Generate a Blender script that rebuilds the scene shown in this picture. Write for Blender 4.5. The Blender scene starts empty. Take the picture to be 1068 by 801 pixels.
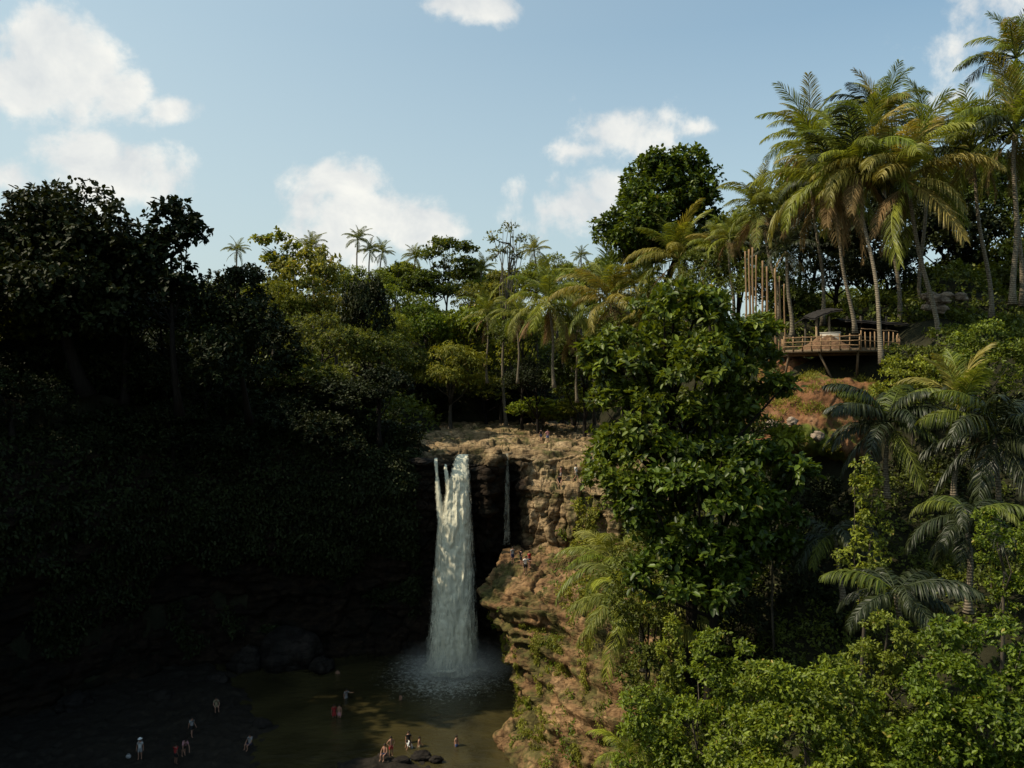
import bpy, math, random
import numpy as np
from mathutils import Vector, Matrix, Euler

R = math.radians
rng = np.random.default_rng(7)
random.seed(7)
scene = bpy.context.scene
COL = scene.collection
F = 807.0                                   # focal length in photo pixels (photo 1068 wide)
CAMZ = 32.0
def P(u, v, D):
    """pixel (photo) + distance -> world point, the camera stands at (0,0,32) looking along +Y"""
    return np.array([(u-534.0)/F*D, D, CAMZ-(v-400.5)/F*D])

# ------------------------------------------------------------------ noise
_perm = np.random.default_rng(3).permutation(256)
_perm = np.concatenate([_perm, _perm, _perm])
_grad = np.random.default_rng(4).normal(size=(256, 3)); _grad /= np.linalg.norm(_grad, axis=1)[:, None]
def perlin(p):
    p = np.asarray(p, float); i = np.floor(p).astype(int); f = p-i; i &= 255
    w = f*f*f*(f*(f*6-15)+10); out = 0
    for dx in (0, 1):
        for dy in (0, 1):
            for dz in (0, 1):
                h = _perm[_perm[_perm[(i[..., 0]+dx) & 255]+((i[..., 1]+dy) & 255)]+((i[..., 2]+dz) & 255)]
                d = f-np.array([dx, dy, dz])
                g = (_grad[h]*d).sum(-1)
                out = out+g*(w[..., 0] if dx else 1-w[..., 0])*(w[..., 1] if dy else 1-w[..., 1])*(w[..., 2] if dz else 1-w[..., 2])
    return out*1.6
def fbm(p, o=4):
    s = 0; a = 1.0; p = np.asarray(p, float)
    for k in range(o):
        s = s+a*perlin(p+k*17.3); p = p*2.03; a *= .5
    return s
def cells(p):
    """voronoi: returns (cell random 0..1, F2-F1)"""
    p = np.asarray(p, float); i0 = np.floor(p).astype(int)
    f1 = np.full(p.shape[:-1], 9.); f2 = f1.copy(); val = np.zeros(p.shape[:-1])
    for dx in (-1, 0, 1):
        for dy in (-1, 0, 1):
            for dz in (-1, 0, 1):
                c = i0+np.array([dx, dy, dz]); q = c & 255
                h = _perm[_perm[_perm[q[..., 0]]+q[..., 1]]+q[..., 2]]
                ctr = c+.5+_grad[h]*.45
                d = np.linalg.norm(p-ctr, axis=-1)
                n1 = d < f1
                f2 = np.where(n1, f1, np.minimum(f2, d)); val = np.where(n1, h/255., val); f1 = np.where(n1, d, f1)
    return val, f2-f1
def sstep(a, b, x):
    t = np.clip((x-a)/(b-a), 0, 1); return t*t*(3-2*t)

# ------------------------------------------------------------------ objects
def tag(o, label=None, cat=None, group=None, kind=None):
    if label: o['label'] = label
    if cat: o['category'] = cat
    if group: o['group'] = group
    if kind: o['kind'] = kind
    return o
def mesh(name, V, Fc, mat=None, smooth=False, tint=None):
    """V (n,3); Fc either (m,k) int array or a list of such arrays; fast path"""
    me = bpy.data.meshes.new(name)
    V = np.asarray(V, np.float32)
    if isinstance(Fc, np.ndarray): Fc = [Fc]
    Fc = [np.asarray(f, np.int32) for f in Fc if len(f)]
    me.vertices.add(len(V)); me.vertices.foreach_set('co', V.ravel())
    nl = sum(f.size for f in Fc); nf = sum(len(f) for f in Fc)
    me.loops.add(nl); me.polygons.add(nf)
    me.loops.foreach_set('vertex_index', np.concatenate([f.ravel() for f in Fc]))
    tot = np.concatenate([np.full(len(f), f.shape[1], np.int32) for f in Fc])
    st = np.concatenate([[0], np.cumsum(tot)[:-1]]).astype(np.int32)
    me.polygons.foreach_set('loop_start', st)
    if smooth: me.polygons.foreach_set('use_smooth', np.ones(nf, bool))
    if tint is not None:
        a = me.attributes.new('tint', 'FLOAT', 'POINT'); a.data.foreach_set('value', np.asarray(tint, np.float32))
    me.update(calc_edges=True)
    if mat: me.materials.append(mat)
    return me
def obj(name, me, parent=None, loc=None):
    o = bpy.data.objects.new(name, me); COL.objects.link(o)
    if parent is not None: o.parent = parent
    if loc is not None: o.location = loc
    return o
def empty(name, loc, label=None, cat=None, group=None):
    o = bpy.data.objects.new(name, None); COL.objects.link(o); o.location = loc; o.empty_display_size = .3
    return tag(o, label, cat, group)
class MB:
    """collects simple shapes for ONE mesh"""
    def __init__(s): s.v = []; s.q = []; s.t = []; s.n = 0
    def add(s, V, quads=None, tris=None):
        s.v.append(np.asarray(V, float))
        if quads is not None: s.q.append(np.asarray(quads)+s.n)
        if tris is not None: s.t.append(np.asarray(tris)+s.n)
        s.n += len(V)
    def box(s, c, d, rz=0, rx=0):
        c = np.array(c, float); d = np.array(d, float)/2
        pts = np.array([[x, y, z] for x in (-1, 1) for y in (-1, 1) for z in (-1, 1)])*d
        M = np.array(Euler((rx, 0, rz)).to_matrix()); pts = pts@M.T+c
        s.add(pts, [[0, 1, 3, 2], [4, 6, 7, 5], [0, 4, 5, 1], [2, 3, 7, 6], [0, 2, 6, 4], [1, 5, 7, 3]])
    def tube(s, pts, r, n=6, cap=True):
        pts = np.array(pts, float); m = len(pts); r = np.broadcast_to(np.array(r, float), (m,))
        T = np.gradient(pts, axis=0); T /= np.linalg.norm(T, axis=1)[:, None]+1e-9
        ref = np.array([.3, .9, .1]) if abs(T[0, 2]) > .7 else np.array([0, 0, 1.])
        A = np.cross(T, ref); A /= np.linalg.norm(A, axis=1)[:, None]+1e-9; B = np.cross(T, A)
        a = np.arange(n)/n*2*math.pi
        V = pts[:, None]+r[:, None, None]*(np.cos(a)[None, :, None]*A[:, None]+np.sin(a)[None, :, None]*B[:, None])
        V = V.reshape(-1, 3); q = []
        for i in range(m-1):
            for j in range(n):
                q.append([i*n+j, i*n+(j+1) % n, (i+1)*n+(j+1) % n, (i+1)*n+j])
        tr = None
        if cap:
            V = np.concatenate([V, pts[:1], pts[-1:]]); k = m*n
            tr = [[k, (j+1) % n, j] for j in range(n)]+[[k+1, (m-1)*n+j, (m-1)*n+(j+1) % n] for j in range(n)]
        s.add(V, q, tr)
    def build(s, name, mat, parent=None, smooth=False, loc=None):
        V = np.concatenate(s.v); f = []
        if s.q: f.append(np.concatenate([np.array(q).reshape(-1, 4) for q in s.q]))
        if s.t: f.append(np.concatenate([np.array(q).reshape(-1, 3) for q in s.t]))
        return obj(name, mesh(name, V, f, mat, smooth), parent, loc)
def grid_faces(nr, nc):
    i = np.arange(nr-1)[:, None]*nc+np.arange(nc-1)[None]
    return np.stack([i, i+1, i+nc+1, i+nc], -1).reshape(-1, 4)

# ------------------------------------------------------------------ materials
def newmat(name):
    m = bpy.data.materials.new(name); m.use_nodes = True; nt = m.node_tree; nt.nodes.clear()
    out = nt.nodes.new('ShaderNodeOutputMaterial'); return m, nt, out
def N(nt, t, **kw):
    n = nt.nodes.new(t)
    for k, v in kw.items(): setattr(n, k, v)
    return n
def col4(c): return (c[0], c[1], c[2], 1)
def ramp(nt, fac, stops):
    r = N(nt, 'ShaderNodeValToRGB'); cr = r.color_ramp
    while len(cr.elements) < len(stops): cr.elements.new(.5)
    for e, (p, c) in zip(cr.elements, stops):
        e.position = p; e.color = col4(c) if len(c) == 3 else c
    nt.links.new(fac, r.inputs[0]); return r.outputs[0]
def noise_n(nt, scale, detail=4, rough=.6, vec=None, dist=0):
    n = N(nt, 'ShaderNodeTexNoise'); n.inputs['Scale'].default_value = scale; n.inputs['Detail'].default_value = detail
    n.inputs['Roughness'].default_value = rough; n.inputs['Distortion'].default_value = dist
    if vec is not None: nt.links.new(vec, n.inputs['Vector'])
    return n.outputs['Fac']
def mathn(nt, op, a, b=None, c=None, clamp=False):
    n = N(nt, 'ShaderNodeMath', operation=op, use_clamp=clamp)
    for i, x in enumerate((a, b, c)):
        if x is None: continue
        if isinstance(x, (int, float)): n.inputs[i].default_value = x
        else: nt.links.new(x, n.inputs[i])
    return n.outputs[0]
def mix(nt, fac, a, b, bt='MIX'):
    n = N(nt, 'ShaderNodeMix', data_type='RGBA', blend_type=bt)
    for s, x in ((n.inputs[0], fac), (n.inputs[6], a), (n.inputs[7], b)):
        if isinstance(x, (int, float)): s.default_value = x
        elif isinstance(x, tuple): s.default_value = col4(x)
        else: nt.links.new(x, s)
    return n.outputs[2]
def bump(nt, h, strength, dist=.1):
    b = N(nt, 'ShaderNodeBump'); b.inputs['Strength'].default_value = strength; b.inputs['Distance'].default_value = dist
    nt.links.new(h, b.inputs['Height']); return b.outputs[0]
def princ(nt, out, color, rough=.8, spec=.3, normal=None):
    p = N(nt, 'ShaderNodeBsdfPrincipled')
    if isinstance(color, tuple): p.inputs['Base Color'].default_value = col4(color)
    else: nt.links.new(color, p.inputs['Base Color'])
    if isinstance(rough, (int, float)): p.inputs['Roughness'].default_value = rough
    else: nt.links.new(rough, p.inputs['Roughness'])
    p.inputs['Specular IOR Level'].default_value = spec
    if normal is not None: nt.links.new(normal, p.inputs['Normal'])
    if out is not None: nt.links.new(p.outputs[0], out.inputs[0])
    return p

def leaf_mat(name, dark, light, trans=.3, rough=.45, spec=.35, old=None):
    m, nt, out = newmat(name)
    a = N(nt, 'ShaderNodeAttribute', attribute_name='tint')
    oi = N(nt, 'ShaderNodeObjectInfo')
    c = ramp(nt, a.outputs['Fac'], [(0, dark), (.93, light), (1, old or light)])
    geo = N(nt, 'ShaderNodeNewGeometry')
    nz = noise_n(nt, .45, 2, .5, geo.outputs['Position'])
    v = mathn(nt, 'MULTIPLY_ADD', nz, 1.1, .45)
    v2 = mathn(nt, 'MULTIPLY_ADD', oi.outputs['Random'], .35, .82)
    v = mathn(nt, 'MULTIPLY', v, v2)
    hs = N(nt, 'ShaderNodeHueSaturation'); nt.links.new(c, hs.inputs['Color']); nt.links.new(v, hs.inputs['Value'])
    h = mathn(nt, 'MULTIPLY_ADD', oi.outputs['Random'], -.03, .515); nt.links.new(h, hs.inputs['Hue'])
    p = princ(nt, None, hs.outputs[0], rough, spec)
    t = N(nt, 'ShaderNodeBsdfTranslucent')
    tc = mix(nt, 1.0, hs.outputs[0], (1.5, 1.35, .5), 'MULTIPLY'); nt.links.new(tc, t.inputs[0])
    ms = N(nt, 'ShaderNodeMixShader'); ms.inputs[0].default_value = trans
    nt.links.new(p.outputs[0], ms.inputs[1]); nt.links.new(t.outputs[0], ms.inputs[2]); nt.links.new(ms.outputs[0], out.inputs[0])
    return m
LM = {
 'shade': leaf_mat('leaf_shade', (.010, .013, .004), (.032, .042, .012), .12, .6, .15, (.05, .055, .02)),  # shade of the left hill and the hollow put into the leaf colour
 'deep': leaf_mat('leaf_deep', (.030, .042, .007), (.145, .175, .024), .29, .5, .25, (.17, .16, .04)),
 'glossy': leaf_mat('leaf_glossy', (.018, .032, .005), (.165, .215, .022), .28, .44, .3, (.22, .19, .07)),
 'mid': leaf_mat('leaf_mid', (.062, .082, .010), (.28, .32, .034), .36, .5, .3, (.30, .23, .06)),
 'vine': leaf_mat('leaf_vine', (.040, .066, .006), (.215, .275, .022), .36, .45, .3, (.32, .26, .05)),
 'bright': leaf_mat('leaf_bright', (.080, .105, .010), (.27, .31, .026), .36, .5, .3, (.30, .24, .05)),
 'yellow': leaf_mat('leaf_yellow', (.10, .115, .012), (.27, .27, .035), .35, .55, .25, (.26, .19, .06)),
 'olive': leaf_mat('leaf_olive', (.075, .085, .016), (.26, .265, .05), .33, .55, .25, (.28, .2, .08)),
 'frond': leaf_mat('frond_green', (.07, .088, .012), (.24, .27, .036), .34, .45, .35, (.33, .27, .06)),
 'frondy': leaf_mat('frond_yellow', (.14, .125, .025), (.32, .27, .065), .3, .5, .3, (.36, .26, .1)),
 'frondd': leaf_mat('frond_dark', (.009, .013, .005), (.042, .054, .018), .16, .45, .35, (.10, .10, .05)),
 'dead':  leaf_mat('frond_dead', (.11, .07, .03), (.28, .19, .09), .15, .8, .1, (.32, .24, .14)),
}
def bark_mat(name, a, b, rings=0):
    m, nt, out = newmat(name); tc = N(nt, 'ShaderNodeTexCoord')
    mp = N(nt, 'ShaderNodeMapping'); mp.inputs['Scale'].default_value = (3, 3, .6 if not rings else 2); nt.links.new(tc.outputs['Object'], mp.inputs[0])
    n = noise_n(nt, 2.5, 5, .65, mp.outputs[0]); c = ramp(nt, n, [(.3, a), (.7, b)])
    h = n
    if rings:
        w = N(nt, 'ShaderNodeTexWave', bands_direction='Z'); w.inputs['Scale'].default_value = rings; w.inputs['Distortion'].default_value = 1.5
        nt.links.new(tc.outputs['Object'], w.inputs[0])
        c = mix(nt, .45, c, w.outputs['Color'], 'MULTIPLY'); h = w.outputs['Fac']
    princ(nt, out, c, .9, .15, bump(nt, h, .6, .05)); return m
M_bark = bark_mat('bark', (.035, .028, .02), (.12, .10, .075))
M_palmbark = bark_mat('palm_bark', (.12, .095, .065), (.30, .25, .18), 2.2)
M_shadebark = bark_mat('shade_bark', (.008, .006, .005), (.026, .021, .016))  # bark darkened: shade on the trunks is put into the colour
M_bamboo = bark_mat('bamboo', (.17, .10, .05), (.34, .22, .12))
M_wood = bark_mat('sawn_wood', (.20, .13, .07), (.42, .30, .18))
M_deckwood = bark_mat('deck_wood', (.10, .07, .045), (.22, .16, .10))

def rock_mat(name, a, b, c, moss=.0, wet=False, cliff_shade=None):
    m, nt, out = newmat(name); geo = N(nt, 'ShaderNodeNewGeometry'); pos = geo.outputs['Position']
    n1 = noise_n(nt, .25, 6, .65, pos, .4); n2 = noise_n(nt, 1.6, 8, .7, pos)
    mp = N(nt, 'ShaderNodeMapping'); mp.inputs['Scale'].default_value = (.35, .35, 2.4); nt.links.new(pos, mp.inputs[0])
    n3 = noise_n(nt, 1.1, 6, .6, mp.outputs[0], .6)
    col = ramp(nt, n1, [(.3, a), (.5, b), (.68, c)])
    col = mix(nt, .55, col, ramp(nt, n2, [(.3, (.35, .33, .3)), (.55, (1, 1, 1)), (.75, (1.25, 1.2, 1.1))]), 'MULTIPLY')
    col = mix(nt, .7, col, ramp(nt, n3, [(.3, (.4, .37, .34)), (.5, (1, 1, 1)), (.8, (1.15, 1.1, 1.0))]), 'MULTIPLY')
    # darker vertical water streaks
    mp2 = N(nt, 'ShaderNodeMapping'); mp2.inputs['Scale'].default_value = (1.3, 1.3, .12); nt.links.new(pos, mp2.inputs[0])
    n4 = noise_n(nt, 1.2, 4, .6, mp2.outputs[0]); col = mix(nt, .6, col, ramp(nt, n4, [(.38, (.45, .42, .4)), (.55, (1, 1, 1))]), 'MULTIPLY')
    if moss:
        n5 = noise_n(nt, .35, 5, .7, pos, .3); sp = N(nt, 'ShaderNodeSeparateXYZ'); nt.links.new(pos, sp.inputs[0])
        k = ramp(nt, n5, [(.5-.1*moss, (0, 0, 0)), (.62-.1*moss, (1, 1, 1))])
        kk = mathn(nt, 'MULTIPLY', k, .8)
        col = mix(nt, kk, col, ramp(nt, n2, [(.3, (.03, .035, .01)), (.7, (.10, .105, .025))]))
    if cliff_shade:  # shade on the left cliff and recess, painted into the rock colour
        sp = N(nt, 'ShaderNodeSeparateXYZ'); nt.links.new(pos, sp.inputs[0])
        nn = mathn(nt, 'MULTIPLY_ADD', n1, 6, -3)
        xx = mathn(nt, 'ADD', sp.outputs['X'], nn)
        k = N(nt, 'ShaderNodeMapRange'); k.inputs[1].default_value = cliff_shade[0]; k.inputs[2].default_value = cliff_shade[1]; nt.links.new(xx, k.inputs[0])
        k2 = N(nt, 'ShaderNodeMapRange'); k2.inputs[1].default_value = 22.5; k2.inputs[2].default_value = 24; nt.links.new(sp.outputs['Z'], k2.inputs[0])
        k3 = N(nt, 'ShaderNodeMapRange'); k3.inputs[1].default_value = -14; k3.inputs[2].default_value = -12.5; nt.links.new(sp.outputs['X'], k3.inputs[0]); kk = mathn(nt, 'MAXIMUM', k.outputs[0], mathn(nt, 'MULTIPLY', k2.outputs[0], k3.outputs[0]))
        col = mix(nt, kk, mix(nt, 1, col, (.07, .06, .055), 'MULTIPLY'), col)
    mpc = N(nt, 'ShaderNodeMapping'); mpc.inputs['Scale'].default_value = (.28, .75, 1.0); wv = N(nt, 'ShaderNodeVectorMath', operation='ADD'); nzc = N(nt, 'ShaderNodeTexNoise'); nzc.inputs['Scale'].default_value = .6; nt.links.new(pos, nzc.inputs['Vector'])
    wsc = N(nt, 'ShaderNodeVectorMath', operation='SCALE'); wsc.inputs['Scale'].default_value = 2.2; nt.links.new(nzc.outputs['Color'], wsc.inputs[0]); nt.links.new(pos, wv.inputs[0]); nt.links.new(wsc.outputs[0], wv.inputs[1]); nt.links.new(wv.outputs[0], mpc.inputs[0])
    vo = N(nt, 'ShaderNodeTexVoronoi', feature='DISTANCE_TO_EDGE'); vo.inputs['Scale'].default_value = 1.0; nt.links.new(mpc.outputs[0], vo.inputs['Vector'])
    crack = ramp(nt, vo.outputs['Distance'], [(0, (.25, .22, .2)), (.05, (.75, .74, .72)), (.12, (1, 1, 1))]); col = mix(nt, .75, col, crack, 'MULTIPLY')  # dark lines along cracks, their shadow put into the rock colour
    hh = mathn(nt, 'ADD', mathn(nt, 'MULTIPLY', n2, .6), mathn(nt, 'MULTIPLY', n3, 1.0))
    princ(nt, out, col, .35 if wet else .85, .4 if wet else .2, bump(nt, hh, .9, .35)); return m
M_wall = rock_mat('rock_wall', (.17, .11, .055), (.35, .245, .13), (.50, .37, .22), .12, cliff_shade=(1.2, 3.2))
M_bluff = rock_mat('rock_bluff', (.10, .055, .026), (.28, .165, .078), (.42, .27, .14), .55)
M_boulder = rock_mat('boulder', (.014, .012, .010), (.026, .021, .017), (.04, .032, .025), 0)
M_pale = rock_mat('pale_rock', (.22, .17, .12), (.36, .28, .21), (.45, .36, .28), 0)
def simple(name, c, rough=.8, var=.25, scale=3, spec=.2):
    m, nt, out = newmat(name); tc = N(nt, 'ShaderNodeTexCoord'); n = noise_n(nt, scale, 5, .6, tc.outputs['Object'])
    lo = tuple(x*(1-var) for x in c); hi = tuple(min(1, x*(1+var)) for x in c)
    princ(nt, out, ramp(nt, n, [(.3, lo), (.7, hi)]), rough, spec, bump(nt, n, .3, .03)); return m

# ------------------------------------------------------------------ terrain height
CP = np.array([
 # left hill; its part out of frame is raised to shade pool and shore
 (-14, 96, 25), (-24, 94, 26.5), (-32, 92, 28.5), (-40, 89, 29), (-51, 78, 30), (-56, 66, 44), (-56, 52, 44), (-56, 40, 40), (-62, 62, 54), (-62, 48, 54), (-63, 34, 50), (-64, 20, 40), (-30, 100, 30), (-42, 98, 35), (-52, 92, 39), (-62, 88, 43), (-80, 80, 42), (-100, 60, 46), (-110, 20, 46),
 (-30, 110, 33.5), (-45, 120, 41), (-70, 130, 48), (-25, 132, 36), (-40, 150, 45), (-60, 170, 52), (-18, 118, 28), (-19, 136, 34),
 # plateau and forest behind
 (-5, 100, 20), (5, 100, 20), (12, 100, 20), (0, 108, 20), (8, 110, 20), (-8, 112, 20), (0, 120, 20), (10, 120, 20.3), (-10, 130, 22), (0, 133, 22), (12, 133, 23), (-10, 139, 31), (0, 142, 32), (10, 142, 32), (20, 135, 31), (0, 154, 38), (15, 154, 39), (-15, 152, 38), (0, 166, 43), (25, 160, 43), (-20, 165, 45), (16, 112, 21), (18, 125, 23), (0, 180, 47), (30, 180, 49), (-30, 200, 50), (0, 230, 52), (40, 230, 52), (-80, 230, 58), (90, 200, 54),
 (0, 330, 50), (-150, 300, 50), (150, 300, 50), (-200, 150, 50), (200, 150, 50),
 # right bank
 (22, 95, 25), (28, 85, 31), (35, 92, 36), (20, 110, 30), (32, 120, 38), (45, 80, 40), (60, 70, 42), (80, 50, 44), (60, 100, 46),
 (16, 80, 17), (12, 72, 12), (10, 88, 17), (20, 72, 25), (18, 64, 22), (24, 62, 33.5), (27, 64, 34.8), (30, 62, 35), (34, 60, 36), (35.5, 65, 37.2), (38, 62, 36.2), (34, 72, 39.5), (27, 76, 39), (30, 82, 41), (40, 72, 42), (44, 58, 37), (24, 68, 33.5),
 (22, 58, 30), (20, 52, 23), (26, 52, 25), (32, 54, 30), (40, 50, 32), (14, 55, 15), (9, 60, 6), (5, 56, 0), (12, 46, 14), (18, 45, 17), (26, 44, 21), (34, 42, 25), (44, 38, 29),
 (4, 44, 3), (7, 34, 8), (12, 34, 13), (18, 32, 15), (26, 30, 18), (36, 26, 22), (10, 22, 10), (18, 20, 14), (28, 15, 18), (2, 30, -1), (4, 10, 2), (12, 5, 9), (30, 0, 18),
 # the gorge floor
 (-2, 55, -2), (-5, 40, -2), (-15, 50, -2), (-8, 20, -2), (-25, 30, -1), (-40, 30, 0), (-52, 28, 12), (-8, -10, -2), (-30, 0, -1), (-60, 0, 25), (0, -10, 0), (-20, -40, -2), (30, -50, 20), (-80, -50, 40),
], float)
def H(x, y):
    x = np.asarray(x, float); y = np.asarray(y, float); sh = x.shape; x = x.ravel(); y = y.ravel()
    d2 = (x[:, None]-CP[None, :, 0])**2+(y[:, None]-CP[None, :, 1])**2+1.5
    w = d2**-1.7; h = (w*CP[None, :, 2]).sum(1)/w.sum(1)
    return h.reshape(sh)
GORGE = np.array([(-52, 40), (-53, 55), (-49, 73), (-39, 88), (-24, 93), (-9, 96), (2, 96), (14, 94), (17, 90), (18, 84), (17, 76), (16, 68), (14.5, 62), (12.5, 56), (9, 50), (6, 44), (3, 38), (-5, 36), (-40, 36)], float)
def inpoly(x, y, poly=GORGE):
    c = np.zeros(x.shape, bool); n = len(poly); j = n-1
    for i in range(n):
        xi, yi = poly[i]; xj, yj = poly[j]
        c ^= ((yi > y) != (yj > y)) & (x < (xj-xi)*(y-yi)/(yj-yi+1e-12)+xi); j = i
    return c
def Hg(x, y):
    x = np.asarray(x, float); y = np.asarray(y, float)
    return np.where(inpoly(x, y), -2.2, H(x, y))

def build_ground():
    # one sheet: 1 m cells near, widening towards the horizon
    def axis(a0, a1, step, far):
        core = np.arange(a0, a1+.01, step); k = np.cumsum(step*1.22**np.arange(1, 40)); k = k[k < far]
        return np.concatenate([(a0-k)[::-1], core, a1+k])
    xs = axis(-75, 75, 1.0, 4000); ys = axis(-10, 170, 1.0, 4000)
    X, Y = np.meshgrid(xs, ys); Z = np.zeros_like(X)
    for i in range(len(ys)): Z[i] = Hg(X[i], Y[i])
    g = inpoly(X, Y)
    pts = np.stack([X, Y, Z], -1)
    Z += np.where(g, 0, .6*fbm(pts*np.array([.12, .12, 0]), 4))
    far = np.maximum(np.abs(X), np.abs(Y-60)); Z = np.where(far > 260, 45+3*fbm(pts*np.array([.004, .004, 0]), 3), Z)
    V = np.stack([X, Y, Z], -1).reshape(-1, 3)
    m, nt, out = newmat('forest_floor'); geo = N(nt, 'ShaderNodeNewGeometry'); n = noise_n(nt, .5, 8, .7, geo.outputs['Position'])
    princ(nt, out, ramp(nt, n, [(.3, (.012, .014, .007)), (.6, (.03, .028, .015)), (.75, (.05, .04, .024))]), .95, .1, bump(nt, n, .8, .3))
    o = obj('ground', mesh('ground', V, grid_faces(len(ys), len(xs)), m, True)); tag(o, kind='structure')
build_ground()

# ------------------------------------------------------------------ lofted rock: control grid -> displaced sheet
def loft(rows, nr, nc, dens_u=None):
    """rows: (R, C, 3) control points; resampled linearly along both"""
    A = np.asarray(rows, float); Rn, Cn, _ = A.shape
    # columns by mean arc length
    d = np.linalg.norm(np.diff(A, axis=1), axis=2).mean(0)
    if dens_u is not None: d = d*np.asarray(dens_u)
    s = np.concatenate([[0], np.cumsum(d)]); t = np.linspace(0, s[-1], nc)
    B = np.stack([[np.interp(t, s, A[i, :, k]) for k in range(3)] for i in range(Rn)]).transpose(0, 2, 1)
    d = np.linalg.norm(np.diff(A, axis=0), axis=2).mean(1); d = np.minimum(d, 9)
    s = np.concatenate([[0], np.cumsum(d)]); t = np.linspace(0, s[-1], nr)
    Cc = np.stack([np.stack([np.interp(t, s, B[:, j, k]) for k in range(3)], -1) for j in range(nc)], 1)
    return Cc
def smooth2(G, it):
    for _ in range(it):
        K = G.copy()
        K[1:-1] = (G[:-2]+2*G[1:-1]+G[2:])/4; L = K.copy(); L[:, 1:-1] = (K[:, :-2]+2*K[:, 1:-1]+K[:, 2:])/4; G = L
    return G
def normals(G):
    du = np.gradient(G, axis=1); dv = np.gradient(G, axis=0); n = np.cross(du, dv)
    return n/(np.linalg.norm(n, axis=-1)[..., None]+1e-9)
def rockify(G, amp=1.0, block=1.0, strata=1.0, sc=1.0, pillars=0):
    n = smooth2(normals(G), 6)
    if np.mean(n[..., 1]) > 0 and np.mean(n[..., 2]) < 0: n = -n
    p = G+.35*np.stack([fbm(G*.5+5, 3), fbm(G*.5+15, 3), fbm(G*.5+25, 3)], -1)
    v1, e1 = cells(p*np.array([.32, .32, .42])*sc); v2, e2 = cells(p*np.array([.9, .9, 1.2])*sc+9)
    z = G[..., 2]+.8*fbm(G*.11, 3); lay = np.sin(z*2.6)+.6*np.sin(z*6.1+1)
    d = amp*.8*fbm(G*.13, 4)+block*(1.3*(v1-.5)-.5*np.exp(-e1*16)+.5*(v2-.5)-.2*np.exp(-e2*18))+strata*.16*lay+.12*fbm(G*1.7, 3)
    if pillars:
        v3, e3 = cells(p*np.array([.42, .42, .17])+21); k = sstep(.5, 2.5, G[..., 0])*sstep(11.5, 13.5, G[..., 2])*sstep(21.4, 20.4, G[..., 2])
        d = d*(1-.45*k)+k*pillars*(2.2*(v3-.55)-.8*np.exp(-e3*22))
    return G+n*d[..., None]
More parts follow.
